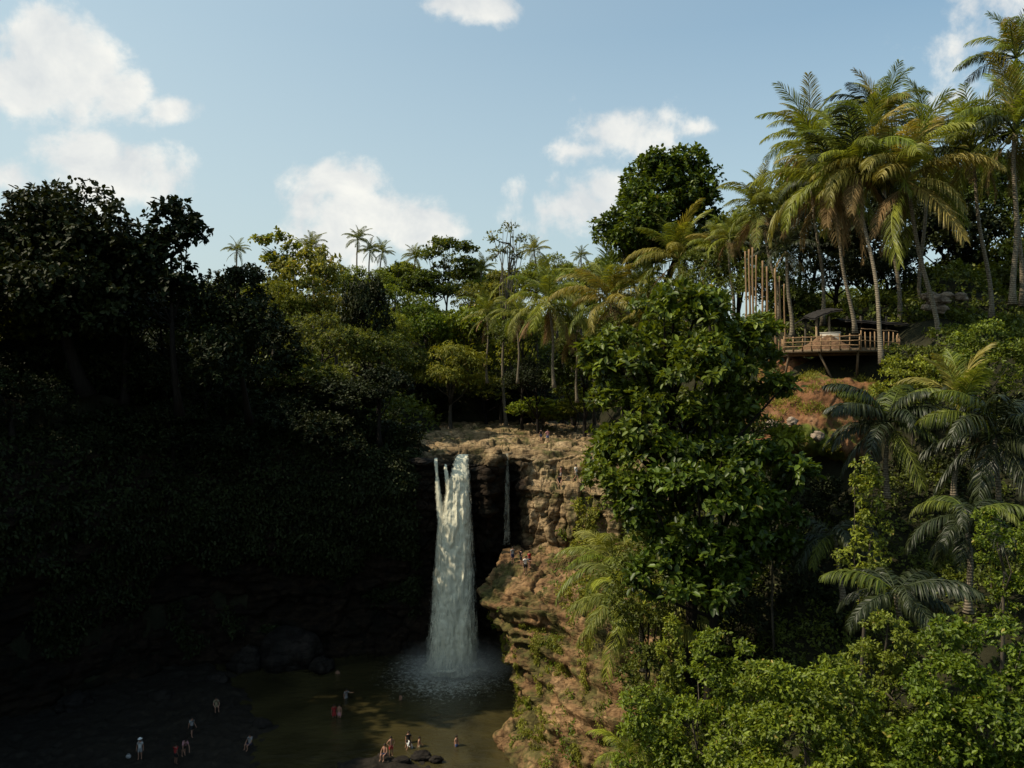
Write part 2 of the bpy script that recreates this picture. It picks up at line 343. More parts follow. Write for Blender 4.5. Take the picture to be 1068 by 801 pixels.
# gorge wall. columns left-near -> falls -> right; rows bottom -> rim -> plateau back
def wall():
    # name      base(z-1)      z6            z12           z17            z20           z21.2 ledge      z23.6 rim       top1        top2       top3
    cols = [
     [(-62, 36), (-61, 36), (-61, 36), (-60, 36), (-60, 36), (-60, 36.5), (-61, 37), (-64, 38), (-70, 38), (-80, 38)],
     [(-53, 55), (-54, 55), (-52, 55), (-51, 55), (-51, 55), (-51, 55.5), (-52, 56), (-56, 58), (-64, 60), (-75, 62)],
     [(-48, 72), (-49, 73), (-47, 72), (-45, 71), (-44, 70.5), (-45, 71), (-46, 72), (-50, 75), (-58, 80), (-68, 85)],
     [(-38, 86), (-39, 88), (-37, 86), (-36, 84), (-35.5, 83), (-36, 83.5), (-37, 85), (-40, 90), (-46, 100), (-52, 115)],
     [(-24, 90), (-24, 92), (-24, 89.5), (-24, 87), (-23.5, 86), (-23.5, 86.3), (-24, 87.5), (-25, 95), (-28, 110), (-32, 130)],
     [(-13.5, 91), (-13.5, 92.5), (-13.2, 91), (-13, 88.5), (-13, 87), (-13, 87.3), (-13, 88), (-14, 96), (-16, 112), (-18, 134)],
     [(-9.7, 91), (-9.7, 92), (-9.5, 91), (-9.3, 89.6), (-9.2, 88.4), (-9.1, 88.5), (-8.9, 89.2), (-9.2, 97), (-11, 113), (-12, 135)],
     [(-7.5, 92.3), (-7.4, 92.3), (-7, 92), (-6.6, 91.2), (-6.4, 90.6), (-6.3, 90.4), (-6.2, 90.2), (-6.4, 98), (-7, 113), (-8, 136)],
     [(-4, 92), (-3.9, 92), (-3.8, 91.4), (-3.8, 90), (-3.9, 89), (-3.9, 89), (-3.9, 89), (-4, 97), (-4, 113), (-4, 136)],
     [(-2.6, 91), (-2.6, 90.6), (-2.6, 89.7), (-2.7, 88.2), (-2.8, 87), (-2.8, 87.2), (-2.8, 88), (-2.6, 97), (-2, 113), (-1, 137)],
     [(-1.9, 91.5), (-1.9, 91.5), (-1.8, 91.5), (-1.9, 91), (-2, 90), (-2, 89.2), (-2, 88.8), (-1.6, 97), (-.5, 113), (1, 137)],
     [(0.2, 94), (0.2, 94), (0.2, 94), (0.1, 93.5), (0, 92.5), (0, 91.5), (0, 90.6), (.4, 98), (1.6, 113), (3, 138)],
     [(1.2, 92.5), (1.2, 92), (1.2, 91), (1.1, 90), (1, 89), (1, 89.8), (1, 90.8), (1.6, 98), (3, 113), (5, 138)],
     [(1.8, 90), (1.8, 89), (1.8, 87.8), (2, 87.3), (2, 87.2), (2.2, 90.5), (2.2, 91.6), (3, 99), (5, 114), (7, 138)],
     [(5, 88), (5, 87), (5, 86), (5, 85.8), (5.2, 86), (5.4, 91), (5.4, 92.3), (6, 100), (8, 115), (10, 139)],
     [(9.5, 86), (9.5, 85.5), (9.3, 85), (9.3, 84.8), (9.5, 85.3), (9.8, 90.5), (10, 92), (11, 100), (13, 116), (16, 139)],
     [(18, 82), (18, 82), (18, 82), (18, 82), (18, 82.5), (18, 88), (18, 91), (20, 100), (22, 116), (25, 140)]]
    zs = [-1, 6, 12, 17, 20.4, 21.0, 23.5, 24.1, 24.6, 25.5]
    A = np.zeros((10, len(cols), 3))
    for j, c in enumerate(cols):
        for i, (x, y) in enumerate(c): A[i, j] = (x, y, zs[i])
    A[6, 6, 2] = 23.0; A[6, 7, 2] = 22.7; A[6, 8, 2] = 22.9; A[5, 6:9, 2] = 21.6; A[7, 7, 2] = 23.2; A[5, 9, 2] = 21.8
    A[6, :6, 2] = [27, 27, 26, 25.2, 24.3, 23.8]; A[7, :6, 2] = [30, 29, 28, 27, 25.5, 24.4]
    dens = [.25, .25, .35, .5, .9, 2, 2, 2.2, 3, 3, 2.4, 2.4, 2.2, 2, 1.8, 1]
    G = loft(A, 340, 760, dens); G = smooth2(G, 4)
    top = sstep(23.0, 23.9, G[..., 2])*sstep(88, 92, G[..., 1])
    G2 = rockify(G, .8, .85, 1.0, pillars=1)
    # the plateau top is flatter: low ledges stepping back
    v1, e1 = cells(G*np.array([.22, .35, .0])+3); v2, e2 = cells((G+.8*np.stack([fbm(G*.4, 2)]*3, -1))*np.array([.38, .62, .0])+5)
    T = G.copy(); hh = .5*fbm(G*np.array([.09, .22, 0])+2, 4); st = .55; q = hh/st; T[..., 2] += (np.floor(q)+sstep(.7, 1, q-np.floor(q)))*st*2.2*sstep(90, 95, G[..., 1])+.5*(v2-.5)-.4*np.exp(-e2*12)+.25*fbm(G*.5, 4)
    G = G2*(1-top[..., None])+T*top[..., None]
    V = G.reshape(-1, 3)
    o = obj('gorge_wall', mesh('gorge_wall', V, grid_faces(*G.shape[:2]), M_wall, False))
    tag(o, 'brown layered rock cliff with flat top behind and beside the waterfall', 'cliff', kind='structure')
    return G
WALL = wall()
def bluff():
    L = {
     -1.2: [(3, 94), (.6, 90), (.3, 80), (.5, 73), (-1.5, 68.3), (1, 63), (5, 58), (11, 52), (18, 46)],
     .7: [(3, 94), (.8, 90), (.5, 80), (.7, 73.3), (-.9, 69), (1.4, 64), (5, 59), (11, 53), (18, 47)],
     1.3: [(3, 94), (.9, 89), (.9, 80), (1.2, 74.5), (.8, 71), (2.2, 66.5), (5.6, 60.5), (11.6, 54), (19, 48)],
     4: [(3, 94), (.6, 88.5), (.4, 80), (.8, 75), (1.3, 71.6), (2.8, 67.5), (6, 62), (12, 56), (19, 50)],
     7: [(2, 93), (-.2, 88), (-.9, 80), (-.5, 76), (1.5, 72.2), (3.5, 69), (7, 64.5), (13, 58), (20, 52)],
     10.3: [(1, 93), (-2, 87), (-3.2, 81), (-2.6, 77.2), (0, 74.2), (4, 71), (8, 67), (14, 61), (21, 55)],
     11.9: [(1, 93), (-1.6, 87), (-2.7, 81.4), (-1.7, 78), (.8, 75.2), (4.5, 72.6), (9, 69), (15, 64), (22, 58)],
     12.7: [(2, 92), (0, 87), (-.6, 83), (.8, 80.5), (2.8, 78.5), (6, 75.6), (10, 72.5), (16, 68), (23, 62)],
     13.3: [(4, 91), (3, 88), (3, 86), (4, 84.5), (5.5, 83), (8, 81), (12, 78), (18, 74), (25, 67)],
     15.5: [(10, 90), (10, 89), (10, 88.5), (10.5, 88), (11, 87.5), (12, 87), (16, 84), (22, 79), (28, 72)]}
    A = np.array([[(x, y, z) for x, y in L[z]] for z in sorted(L)])
    G = loft(A, 190, 330, [1, 1, 1.6, 1.8, 1.8, 1.6, 1, .6]); G = smooth2(G, 5)
    G = rockify(G, .7, .7, 2.4, 1.3)
    o = obj('rock_bluff', mesh('rock_bluff', G.reshape(-1, 3), grid_faces(*G.shape[:2]), M_bluff, False))
    tag(o, 'sunlit mossy brown rock bluff overhanging the pool to the right of the waterfall', 'cliff', kind='structure')
    return G
BLUFF = bluff()
def surf_z(G, x, y, hi=99, r=.8, lo=-5):
    """height of a lofted sheet under (x,y)"""
    V = G.reshape(-1, 3); d = (V[:, 0]-x)**2+(V[:, 1]-y)**2; k = (d < r*r) & (V[:, 2] < hi) & (V[:, 2] > lo)
    return float(V[k, 2].max()) if k.any() else None

# riverbed, shore
def shore():
    xs = np.linspace(-62, 8, 330); ys = np.linspace(30, 97, 330); X, Y = np.meshgrid(xs, ys); p = np.stack([X, Y, X*0], -1)
    Z = -1.0+.9*fbm(p*.12+40, 4)*.4
    edge = -19-(Y-62)*.5+2.5*fbm(p*.15+3, 3)          # left gravel bank
    Z += 1.35*sstep(4, -3, X-edge)
    Z += 1.15*sstep(4.3, 1.2, np.hypot((X+10.2)/1.7, Y-64.2)+.6*fbm(p*.5, 3))   # the spit with the bathers
    v, e = cells(p*np.array([.9, .9, 0])); Z += .28*(v-.3)+.12*fbm(p*1.1, 3)
    m, nt, out = newmat('wet_gravel'); geo = N(nt, 'ShaderNodeNewGeometry'); n = noise_n(nt, 1.5, 8, .75, geo.outputs['Position'])
    princ(nt, out, ramp(nt, n, [(.3, (.009, .007, .005)), (.55, (.02, .016, .011)), (.75, (.045, .035, .022))]), .75, .2, bump(nt, n, .9, .2))
    o = obj('shore', mesh('shore', np.stack([X, Y, Z], -1).reshape(-1, 3), grid_faces(330, 330), m, False)); tag(o, kind='structure')
    return np.stack([X, Y, Z], -1)
SHORE = shore()

# water
def water():
    m, nt, out = newmat('river_water'); geo = N(nt, 'ShaderNodeNewGeometry'); pos = geo.outputs['Position']
    mp = N(nt, 'ShaderNodeMapping'); mp.inputs['Scale'].default_value = (.8, 1.5, 1); nt.links.new(pos, mp.inputs[0])
    n1 = noise_n(nt, .9, 5, .65, mp.outputs[0], .8); n2 = noise_n(nt, .16, 3, .5, pos, .5)
    c = ramp(nt, n2, [(.3, (.022, .019, .008)), (.7, (.060, .050, .019))])
    # foam around the plunge point
    sub = N(nt, 'ShaderNodeVectorMath', operation='SUBTRACT'); nt.links.new(pos, sub.inputs[0]); sub.inputs[1].default_value = (-7.0, 86.5, 0)
    sc = N(nt, 'ShaderNodeVectorMath', operation='MULTIPLY'); nt.links.new(sub.outputs[0], sc.inputs[0]); sc.inputs[1].default_value = (1/8.5, 1/10.5, 1)
    ln = N(nt, 'ShaderNodeVectorMath', operation='LENGTH'); nt.links.new(sc.outputs[0], ln.inputs[0])
    f1 = noise_n(nt, 2.4, 10, .85, pos, .8)
    k = mathn(nt, 'ADD', mathn(nt, 'SUBTRACT', .92, ln.outputs['Value']), mathn(nt, 'MULTIPLY', mathn(nt, 'SUBTRACT', f1, .5), 2.4))
    k = N(nt, 'ShaderNodeMapRange'); _s = mathn(nt, 'ADD', mathn(nt, 'SUBTRACT', .72, ln.outputs['Value']), mathn(nt, 'MULTIPLY', mathn(nt, 'SUBTRACT', f1, .5), 3.4))
    nt.links.new(_s, k.inputs[0]); k.inputs[1].default_value = .0; k.inputs[2].default_value = .75
    foam = mathn(nt, 'MULTIPLY', k.outputs[0], .8)
    c = mix(nt, foam, c, (.80, .80, .70))
    rr = mathn(nt, 'MULTIPLY_ADD', foam, .6, .12)
    princ(nt, out, c, rr, .4, bump(nt, n1, .55, .25))
    xs = np.linspace(-75, 12, 200); ys = np.linspace(-30, 97, 260); X, Y = np.meshgrid(xs, ys); p = np.stack([X, Y, X*0], -1)
    r = np.hypot((X+7)/7, (Y-87)/8); Z = .05*fbm(p*.7, 3)+.35*np.exp(-r*r*1.6)*(1+fbm(p*.9, 3))
    o = obj('pool_water', mesh('pool_water', np.stack([X, Y, Z], -1).reshape(-1, 3), grid_faces(260, 200), m, True)); tag(o, kind='structure')
water()

def falls_mat(name, hi=.72, dens=.5):
    m, nt, out = newmat(name); tc = N(nt, 'ShaderNodeTexCoord'); geo = N(nt, 'ShaderNodeNewGeometry')
    mp = N(nt, 'ShaderNodeMapping'); mp.inputs['Scale'].default_value = (3.4, 3.4, .34); nt.links.new(geo.outputs['Position'], mp.inputs[0])
    n = noise_n(nt, 1.7, 9, .8, mp.outputs[0], .5); n2 = noise_n(nt, 3.5, 8, .8, geo.outputs['Position'], .3)
    c = ramp(nt, n, [(.3, (hi*.68, hi*.71, hi*.66)), (.55, (hi*.88, hi*.9, hi*.84)), (.75, (hi, hi, hi*.95))])
    c = mix(nt, 1, c, (1.0, .93, .77), 'MULTIPLY'); c = mix(nt, .4, c, ramp(nt, n2, [(.35, (.5, .52, .5)), (.6, (1, 1, 1))]), 'MULTIPLY')
    at = N(nt, 'ShaderNodeAttribute', attribute_name='tint')
    a = mathn(nt, 'ADD', mathn(nt, 'MULTIPLY_ADD', at.outputs['Fac'], 2.2, dens-.6), mathn(nt, 'MULTIPLY', mathn(nt, 'SUBTRACT', n, .5), 3.4), clamp=True)
    p = princ(nt, None, c, .7, .1, bump(nt, n, .5, .1)); tr = N(nt, 'ShaderNodeBsdfTransparent'); ms = N(nt, 'ShaderNodeMixShader')
    nt.links.new(a, ms.inputs[0]); nt.links.new(tr.outputs[0], ms.inputs[1]); nt.links.new(p.outputs[0], ms.inputs[2]); nt.links.new(ms.outputs[0], out.inputs[0]); return m
def sheet(name, path, mat, seed, parent, nu=80, nv=300, am=.07):
    """path rows: (z, xl, xr, y, bulge) from top to bottom"""
    A = np.array(path, float); t = np.linspace(0, 1, nv); s = np.linspace(0, 1, len(A))
    q = np.stack([np.interp(t, s, A[:, k]) for k in range(5)], -1); w = np.linspace(0, 1, nu)
    X = q[:, 1:2]+(q[:, 2:3]-q[:, 1:2])*w[None]; Z = np.broadcast_to(q[:, :1], X.shape).copy()
    Y = q[:, 3:4]-q[:, 4:5]*np.sin(w*math.pi)[None]**.7
    p = np.stack([X, Y, Z], -1)
    Y = Y-am*fbm(p*np.array([1.6, 1, .28])+seed, 4)-.3*am*fbm(p*np.array([3, 3, 1.4])+seed, 3)
    X = X+.5*am*fbm(p*np.array([.9, 1, .5])+seed+7, 3)
    e = np.minimum(w, 1-w)*2; tint = np.broadcast_to(np.clip(e*1.6, 0, 1)[None], X.shape)*.9
    tint = tint*np.interp(t, [0, .02, .9, 1], [.6, 1, .95, .7])[:, None]*(.82 if nu < 40 else 1)
    return obj(name, mesh(name, np.stack([X, Y, Z], -1).reshape(-1, 3), grid_faces(nv, nu), mat, True, tint.ravel()), parent)
def falls():
    m1 = falls_mat('white_water', .92, .40); m2 = falls_mat('spray_water', .92, -.15); m3 = falls_mat('splash_water', .95, .0)
    root = empty('waterfall', (-6.8, 88, 0), 'tall white waterfall dropping from the rock lip into the dark pool', 'waterfall')
    T = Matrix.Translation((6.8, -88, 0))
    a = sheet('main_curtain', [(23.9, -6.3, -5.0, 89.4, .1), (23.4, -6.7, -4.9, 88.6, .2), (21.5, -7.2, -4.7, 87.8, .4), (17, -8.1, -4.4, 87.3, .7), (11, -8.8, -4.0, 86.9, .9), (5, -9.2, -3.7, 86.6, 1.0), (.2, -9.6, -3.5, 86.4, 1.1)], m1, 3, root)
    b = sheet('side_curtain', [(23.5, -8.95, -8.5, 89, .1), (23.1, -8.9, -8.45, 88.2, .1), (21.5, -8.75, -8.3, 87.9, .1), (19.5, -8.75, -7.9, 87.6, .2), (16, -8.5, -7.2, 87.2, .3), (10, -9.0, -6.5, 86.8, .4), (4, -9.3, -6, 86.5, .4)], m1, 31, root, 30, 160)
    c = sheet('middle_thread', [(22.8, -7.75, -7.5, 88.9, .05), (22.4, -7.8, -7.35, 88.3, .1), (20, -7.6, -6.8, 87.8, .15), (17, -7.7, -6.2, 87.4, .2)], m1, 51, root, 20, 90)
    d = sheet('spray_veil', [(21.5, -7.7, -4.4, 87, .6), (15, -8.9, -3.8, 86.6, 1.0), (7, -9.8, -3.2, 86.1, 1.5), (.3, -10.8, -2.3, 85.6, 2.0)], m2, 71, root, 60, 240, .25)
    for o in (a, b, c, d): o.data.transform(T)
    # splash mound
    n = 90; th = np.linspace(0, 2*math.pi, n); ph = np.linspace(0, 1, 50); TH, PH = np.meshgrid(th, ph)
    X = -6.4+np.cos(TH)*PH*5.4; Y = 85.4+np.sin(TH)*PH*4.0; p = np.stack([X, Y, X*0], -1)
    Z = (1-PH**.8)*2.6*(1+.6*fbm(p*.9, 4))+.05+.25*fbm(p*2.2, 3)*(1-PH); Z[-1] = -.1
    o = obj('splash', mesh('splash', np.stack([X, Y, Z], -1).reshape(-1, 3), grid_faces(50, n), m3, True, np.clip(1.15-PH*1.15, 0, 1).ravel()), root); o.data.transform(T)
    r2 = empty('small_waterfall', (-.6, 90, 12), 'thin trickle of water falling in the dark rock recess right of the main waterfall', 'waterfall')
    s = sheet('trickle', [(23.9, -.9, -.3, 91, .05), (23.2, -.9, -.3, 89.9, .1), (20, -1, -.1, 89.4, .15), (16, -1.2, 0, 89.2, .2), (13.5, -1.5, .4, 89.0, .2)], falls_mat('trickle_water', .3, -.45), 91, r2, 16, 80, .12)
    s.data.transform(Matrix.Translation((.6, -90, -12)))
    # mist: a real thin volume at the foot
    m, nt, out = newmat('mist'); vs = N(nt, 'ShaderNodeVolumeScatter'); tc = N(nt, 'ShaderNodeTexCoord')
    ln = N(nt, 'ShaderNodeVectorMath', operation='LENGTH'); nt.links.new(tc.outputs['Object'], ln.inputs[0])
    nz = noise_n(nt, 2.2, 3, .6, tc.outputs['Object'])
    k = mathn(nt, 'MULTIPLY', mathn(nt, 'POWER', mathn(nt, 'SUBTRACT', 1, ln.outputs['Value'], clamp=True), 1.6), mathn(nt, 'MULTIPLY', nz, .6))
    nt.links.new(k, vs.inputs['Density']); vs.inputs['Color'].default_value = (1, .95, .85, 1); nt.links.new(vs.outputs[0], out.inputs['Volume'])
    import bmesh
    bm = bmesh.new(); bmesh.ops.create_icosphere(bm, subdivisions=3, radius=1); me = bpy.data.meshes.new('mist'); bm.to_mesh(me); bm.free(); me.materials.append(m)
    o = obj('mist', me, None, (-6, 85, 1.2)); o.scale = (8, 6.5, 3); tag(o, 'faint white mist hanging over the foot of the waterfall', 'mist', kind='stuff')
falls()

# ------------------------------------------------------------------ foliage
def unit(v): return v/(np.linalg.norm(v, axis=-1)[..., None]+1e-9)
def leaves(C, Dr, U, L, W, tint, fold=.18, curl=.12):
    """C base (n,3), Dr direction, U up hint, L length (n), W width ratio -> V, F, tint"""
    n = len(C); Dr = unit(Dr); S = unit(np.cross(Dr, U)); Nn = np.cross(S, Dr)
    L = np.broadcast_to(L, (n,))[:, None]; Wd = L*W
    B = C; T = C+Dr*L-Nn*L*curl
    L1 = C+Dr*L*.33+S*Wd*.5+Nn*Wd*fold; L2 = C+Dr*L*.72+S*Wd*.42+Nn*Wd*fold-Nn*L*curl*.4
    R1 = C+Dr*L*.33-S*Wd*.5+Nn*Wd*fold; R2 = C+Dr*L*.72-S*Wd*.42+Nn*Wd*fold-Nn*L*curl*.4
    V = np.stack([B, L1, L2, T, R2, R1], 1).reshape(-1, 3); k = np.arange(n)[:, None]*6
    Fc = np.concatenate([k+np.array([[0, 1, 2, 3]]), k+np.array([[0, 3, 4, 5]])]); return V, Fc, np.repeat(tint, 6)
def lobes_random(n, rx, ry, rz, size, g, lift=0):
    a = g.uniform(0, 2*math.pi, n); z = g.uniform(-.6, 1, n); r = np.sqrt(np.clip(1-z*z, 0, 1))*g.uniform(.45, 1, n)**.5
    out = [[rx*r[i]*math.cos(a[i]), ry*r[i]*math.sin(a[i]), rz*z[i]*.8+lift, *(np.array([1, 1, .8])*size*g.uniform(.65, 1.25))] for i in range(n)]
    return np.array(out)
def crown_mesh(name, lobes, n, leaf, mat, seed, tuft=6, w=.5, droop=.2, spread=.25, inner=.3, sz=.3, upbias=.25, gap=-.45):
    g = np.random.default_rng(seed); lobes = np.asarray(lobes, float)
    area = lobes[:, 3]*lobes[:, 5]; idx = g.choice(len(lobes), max(1, n//tuft), p=area/area.sum()); lb = lobes[idx]; m = len(idx)
    d = unit(g.normal(size=(m, 3))); d[:, 2] = np.where(d[:, 2] < -.3, -d[:, 2]*.6, d[:, 2]); d = unit(d)
    rr = np.where(g.random(m) < inner, g.uniform(.35, .85, m), g.uniform(.85, 1.08, m))
    rr *= 1+.18*fbm(lb[:, :3]*.7+d*2.3+seed, 2)
    c = lb[:, :3]+d*lb[:, 3:]*rr[:, None]
    # gaps: drop tufts where a noise is low
    keep = fbm(c/np.mean(lobes[:, 3])*1.3+seed, 2) > gap; c, d, rr = c[keep], d[keep], rr[keep]; m = len(c)
    C = np.repeat(c, tuft, 0); O = np.repeat(unit(d+np.array([0, 0, upbias])), tuft, 0)
    dr = unit(O*.45+g.normal(size=(m*tuft, 3))*.62+np.array([0, 0, -droop])); C = C+g.normal(size=C.shape)*leaf*spread
    U = unit(O*.6+np.array([0, 0, .8])+g.normal(size=C.shape)*.35)
    tt = np.clip(np.repeat(g.random(m)*.5, tuft)+g.random(m*tuft)*.5, 0, .92)*np.clip(np.repeat(rr, tuft), 0, 1)**1.8  # inner leaves get a darker tint: crown depth shade put into colour
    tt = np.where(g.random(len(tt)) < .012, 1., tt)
    V, Fc, ti = leaves(C, dr, U, leaf*g.uniform(1-sz, 1+sz, len(C)), w, tt)
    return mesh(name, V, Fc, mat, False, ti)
def limbs(mb, base, top, r0, lobes, g, k=7):
    """tapered trunk from base to top with limbs to lobe centres"""
    base = np.array(base, float); top = np.array(top, float); t = np.linspace(0, 1, 8)[:, None]
    side = g.normal(size=3)*np.linalg.norm(top-base)*.03; pts = base+(top-base)*t+side*np.sin(t*math.pi*1.4)
    mb.tube(pts, r0*(1-.65*t[:, 0])+r0*.5*np.exp(-t[:, 0]*14), 8)
    sel = lobes[g.permutation(len(lobes))[:k]]
    for lb in sel:
        s = pts[min(7, 4+int(g.integers(0, 4)))]; e = lb[:3]; mid = (s+e)/2+np.array([0, 0, -.08*np.linalg.norm(e-s)])+g.normal(size=3)*.05*np.linalg.norm(e-s)
        mb.tube([s, mid, e, e+(e-mid)*.15+np.array([0, 0, .05*lb[5]])], [r0*.38, r0*.24, r0*.13, r0*.04], 5)

# crown prototypes, radius about 1
PROTO = {}
def protos():
    def mk(key, n, leaf, nl, size, seed, dims=(.8, .8, .75), **kw):
        g = np.random.default_rng(seed); lo = lobes_random(nl, *dims, size, g)
        PROTO[key] = (lo, dict(n=n, leaf=leaf, seed=seed, **kw), {})
    mk('dense', 6500, .09, 18, .44, 1, w=.6)
    mk('dense2', 6500, .09, 20, .40, 2, dims=(.75, .75, .95), w=.6)
    mk('loose', 4200, .09, 17, .32, 3, dims=(.85, .85, .85), w=.6, inner=.4)
    mk('fine', 9000, .06, 22, .38, 4, w=.5)
    mk('fine2', 9000, .06, 18, .42, 5, dims=(.95, .95, .6), w=.5)
    mk('sparse', 900, .085, 14, .2, 6, dims=(.95, .95, .75), w=.5, tuft=4)
    mk('droop', 5200, .12, 12, .38, 8, dims=(.7, .7, .8), w=.22, droop=.9, upbias=-.1)
protos()
def proto_crown(key, mat):
    lo, kw, cache = PROTO[key]
    if mat not in cache:
        k = dict(kw); n = k.pop('n'); leaf = k.pop('leaf'); seed = k.pop('seed')
        cache[mat] = crown_mesh('crown', lo, n, leaf, LM[mat], seed, **k)
    return cache[mat], lo
def trunk_base(x, y, pad=.3): return float(H(np.array([x]), np.array([y]))[0])-pad
_tn = 0
def tree(u, v, D, rpx, key, mat, label, asp=1.0, name='broadleaf_tree', group=None, cat='tree', zb=None, bark=None, tr=None, lean=0):
    """tree from a shared crown: centre pixel, distance, radius in photo pixels"""
    global _tn; _tn += 1; g = np.random.default_rng(500+_tn)
    c = P(u, v, D); r = rpx/F*D*(1.28 if D > 100 else 1.1); zb = trunk_base(c[0]+lean, D) if zb is None else zb
    zb = min(zb, c[2]-r*asp*.8)
    root = empty(name, (c[0]+lean, D, zb), label, cat, group)
    me, lo = proto_crown(key, mat)
    a = g.uniform(0, 6.28); o = obj('crown', me, root, (-lean, 0, c[2]-zb)); o.scale = (r, r, r*asp); o.rotation_euler = (0, 0, a)
    L = lo.copy(); ca, sa = math.cos(a), math.sin(a); L[:, :3] = np.stack([lo[:, 0]*ca-lo[:, 1]*sa, lo[:, 0]*sa+lo[:, 1]*ca, lo[:, 2]*asp], 1)*r+np.array([-lean, 0, c[2]-zb]); L[:, 3:] *= r
    mb = MB(); limbs(mb, (0, 0, 0), (-lean, 0, c[2]-zb-r*asp*.2), tr or max(.12, r*.07), L, g, 9)
    mb.build('trunk', bark or (M_shadebark if mat in ('shade', 'deep') else M_bark), root, True); return root
def bigtree(u, v, D, lob, n, leaf, mat, label, base, name='broadleaf_tree', group=None, r0=.4, seed=1, cat='tree', zb=None, bark=None, nl=9, nsub=8, ss=(.38, .6), sd_=.58, **kw):
    """own crown: lob = list of (du, dv, dD, rpx, rpz) in photo pixels around (u,v)"""
    g = np.random.default_rng(seed); zb0 = trunk_base(base[0], base[1]) if zb is None else zb
    zb0 = min(zb0, min(P(u+q[0], v+q[1]+q[4]*.8, D+q[2])[2] for q in lob))
    B = np.array([base[0], base[1], zb0]); L = []
    for du, dv, dD, a, b in lob:
        c = P(u+du, v+dv, D+dD); k = (D+dD)/F; L.append([*(c-B), a*k, a*k, b*k])
    L = np.array(L); root = empty(name, B, label, cat, group)
    # big lobes are broken into sub-lobes so that the crown gets light and dark clumps
    S = []
    for l in L:
        for _ in range(nsub):
            d = unit(g.normal(size=3)); S.append([*(l[:3]+d*l[3:]*sd_), *(l[3:]*g.uniform(*ss))])
    S = np.array(S)
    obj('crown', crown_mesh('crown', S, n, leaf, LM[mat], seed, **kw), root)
    mb = MB(); limbs(mb, (0, 0, 0), L[:, :3].mean(0)-np.array([0, 0, .15*L[:, 5].mean()]), r0, np.concatenate([L, S]), g, nl); mb.build('trunk', bark or (M_shadebark if mat in ('shade', 'deep', 'glossy') else M_bark), root, True)
    return root

# fronds
def frond_arrays(L, th0, droop, g, nl=46, lw=.055, ll=.95, hang=.55, gap=.0, ragged=.0, fwd=.42):
    m = 14; t = np.linspace(0, 1, m); th = th0-droop*t**1.25; ds = L/(m-1)
    rx = np.concatenate([[0], np.cumsum(np.cos(th[:-1])*ds)]); rz = np.concatenate([[0], np.cumsum(np.sin(th[:-1])*ds)])
    ry = .05*L*g.normal()*t**2; pts = np.stack([rx, ry, rz], -1)
    mb = MB(); mb.tube(pts, np.interp(t, [0, .15, 1], [.075, .045, .012])*L/4.5, 4, False)
    V0 = np.concatenate(mb.v); F0 = np.array(mb.q[0])
    s = np.linspace(.16+gap, .99, nl); tl = []
    Vs = [V0]; Fs = [F0]; T0 = [np.full(len(V0), .8)]; n0 = len(V0)
    for side in (-1, 1):
        ss = np.clip(s+g.normal(size=nl)*.006, 0, 1)
        if ragged: ss = ss[g.random(nl) > ragged]
        k = len(ss); c = np.stack([np.interp(ss, t, pts[:, i]) for i in range(3)], -1); a = np.interp(ss, t, th)
        tan = np.stack([np.cos(a), 0*a, np.sin(a)], -1); up = np.stack([-np.sin(a), 0*a, np.cos(a)], -1); sd = np.array([0, side, 0.])
        ln = L*.235*ll*np.sin(np.pi*np.clip(.16+.80*ss, 0, 1))**.55*g.uniform(.8, 1.1, k)
        fw = fwd+.75*ss
        d1 = unit(tan*fw[:, None]+sd*1.0+up*(.22+.12*g.normal(size=k))[:, None]+np.array([0, 0, -hang*.35]))
        d2 = unit(d1+np.array([0, 0, -1.])*(hang*g.uniform(.6, 1.3, k))[:, None]); d3 = unit(d2+np.array([0, 0, -1.])*(hang*g.uniform(.6, 1.4, k))[:, None])
        w = lw*L/4.5*g.uniform(.85, 1.15, k)[:, None]
        wd = unit(np.cross(d1, np.array([0, 0, 1.])+up*.2))+np.array([0, 0, .25])*side
        wd = unit(tan*.9+up*.35*g.normal(size=k)[:, None])
        p0 = c; p1 = c+d1*(ln*.35)[:, None]; p2 = p1+d2*(ln*.35)[:, None]; p3 = p2+d3*(ln*.3)[:, None]
        V = np.stack([p0-wd*w*.3, p0+wd*w*.3, p1-wd*w*.5, p1+wd*w*.5, p2-wd*w*.42, p2+wd*w*.42, p3], 1).reshape(-1, 3)
        b = n0+np.arange(k)[:, None]*7; Vs.append(V); n0 += len(V)
        Fs += [b+np.array([[0, 1, 3, 2]]), b+np.array([[2, 3, 5, 4]])]; tl.append(b+np.array([[4, 5, 6]]))
        T0.append(np.repeat(g.uniform(.1, .92, k), 7))
    return np.concatenate(Vs), [np.concatenate(Fs), np.concatenate(tl)], np.concatenate(T0)
FR = {}
def frond_protos():
    g = np.random.default_rng(77)
    spec = {'up': (R(82), R(55)), 'high': (R(62), R(85)), 'mid': (R(38), R(95)), 'low': (R(8), R(85)), 'hang': (R(-35), R(50))}
    for k, (a, d) in spec.items():
        for j in range(3):
            V, Fc, T = frond_arrays(4.5, a+g.normal()*.09, d*g.uniform(.8, 1.2), g, 72, .062, 1.12, {'up': .3, 'high': .45, 'mid': .7, 'low': .85, 'hang': .5}[k], ragged=.14, fwd={'up': 1.25, 'high': .8, 'mid': .55, 'low': .45, 'hang': .7}[k])
            FR[(k, j)] = (V, Fc, T)
        for j in (3, 4):       # wide leaflets for the sago like palms
            V, Fc, T = frond_arrays(4.5, a+g.normal()*.1, d*g.uniform(.8, 1.2), g, 60, .085, 1.35, 1.0, ragged=.08)
            FR[(k, j)] = (V, Fc, T)
frond_protos()
FRM = {}
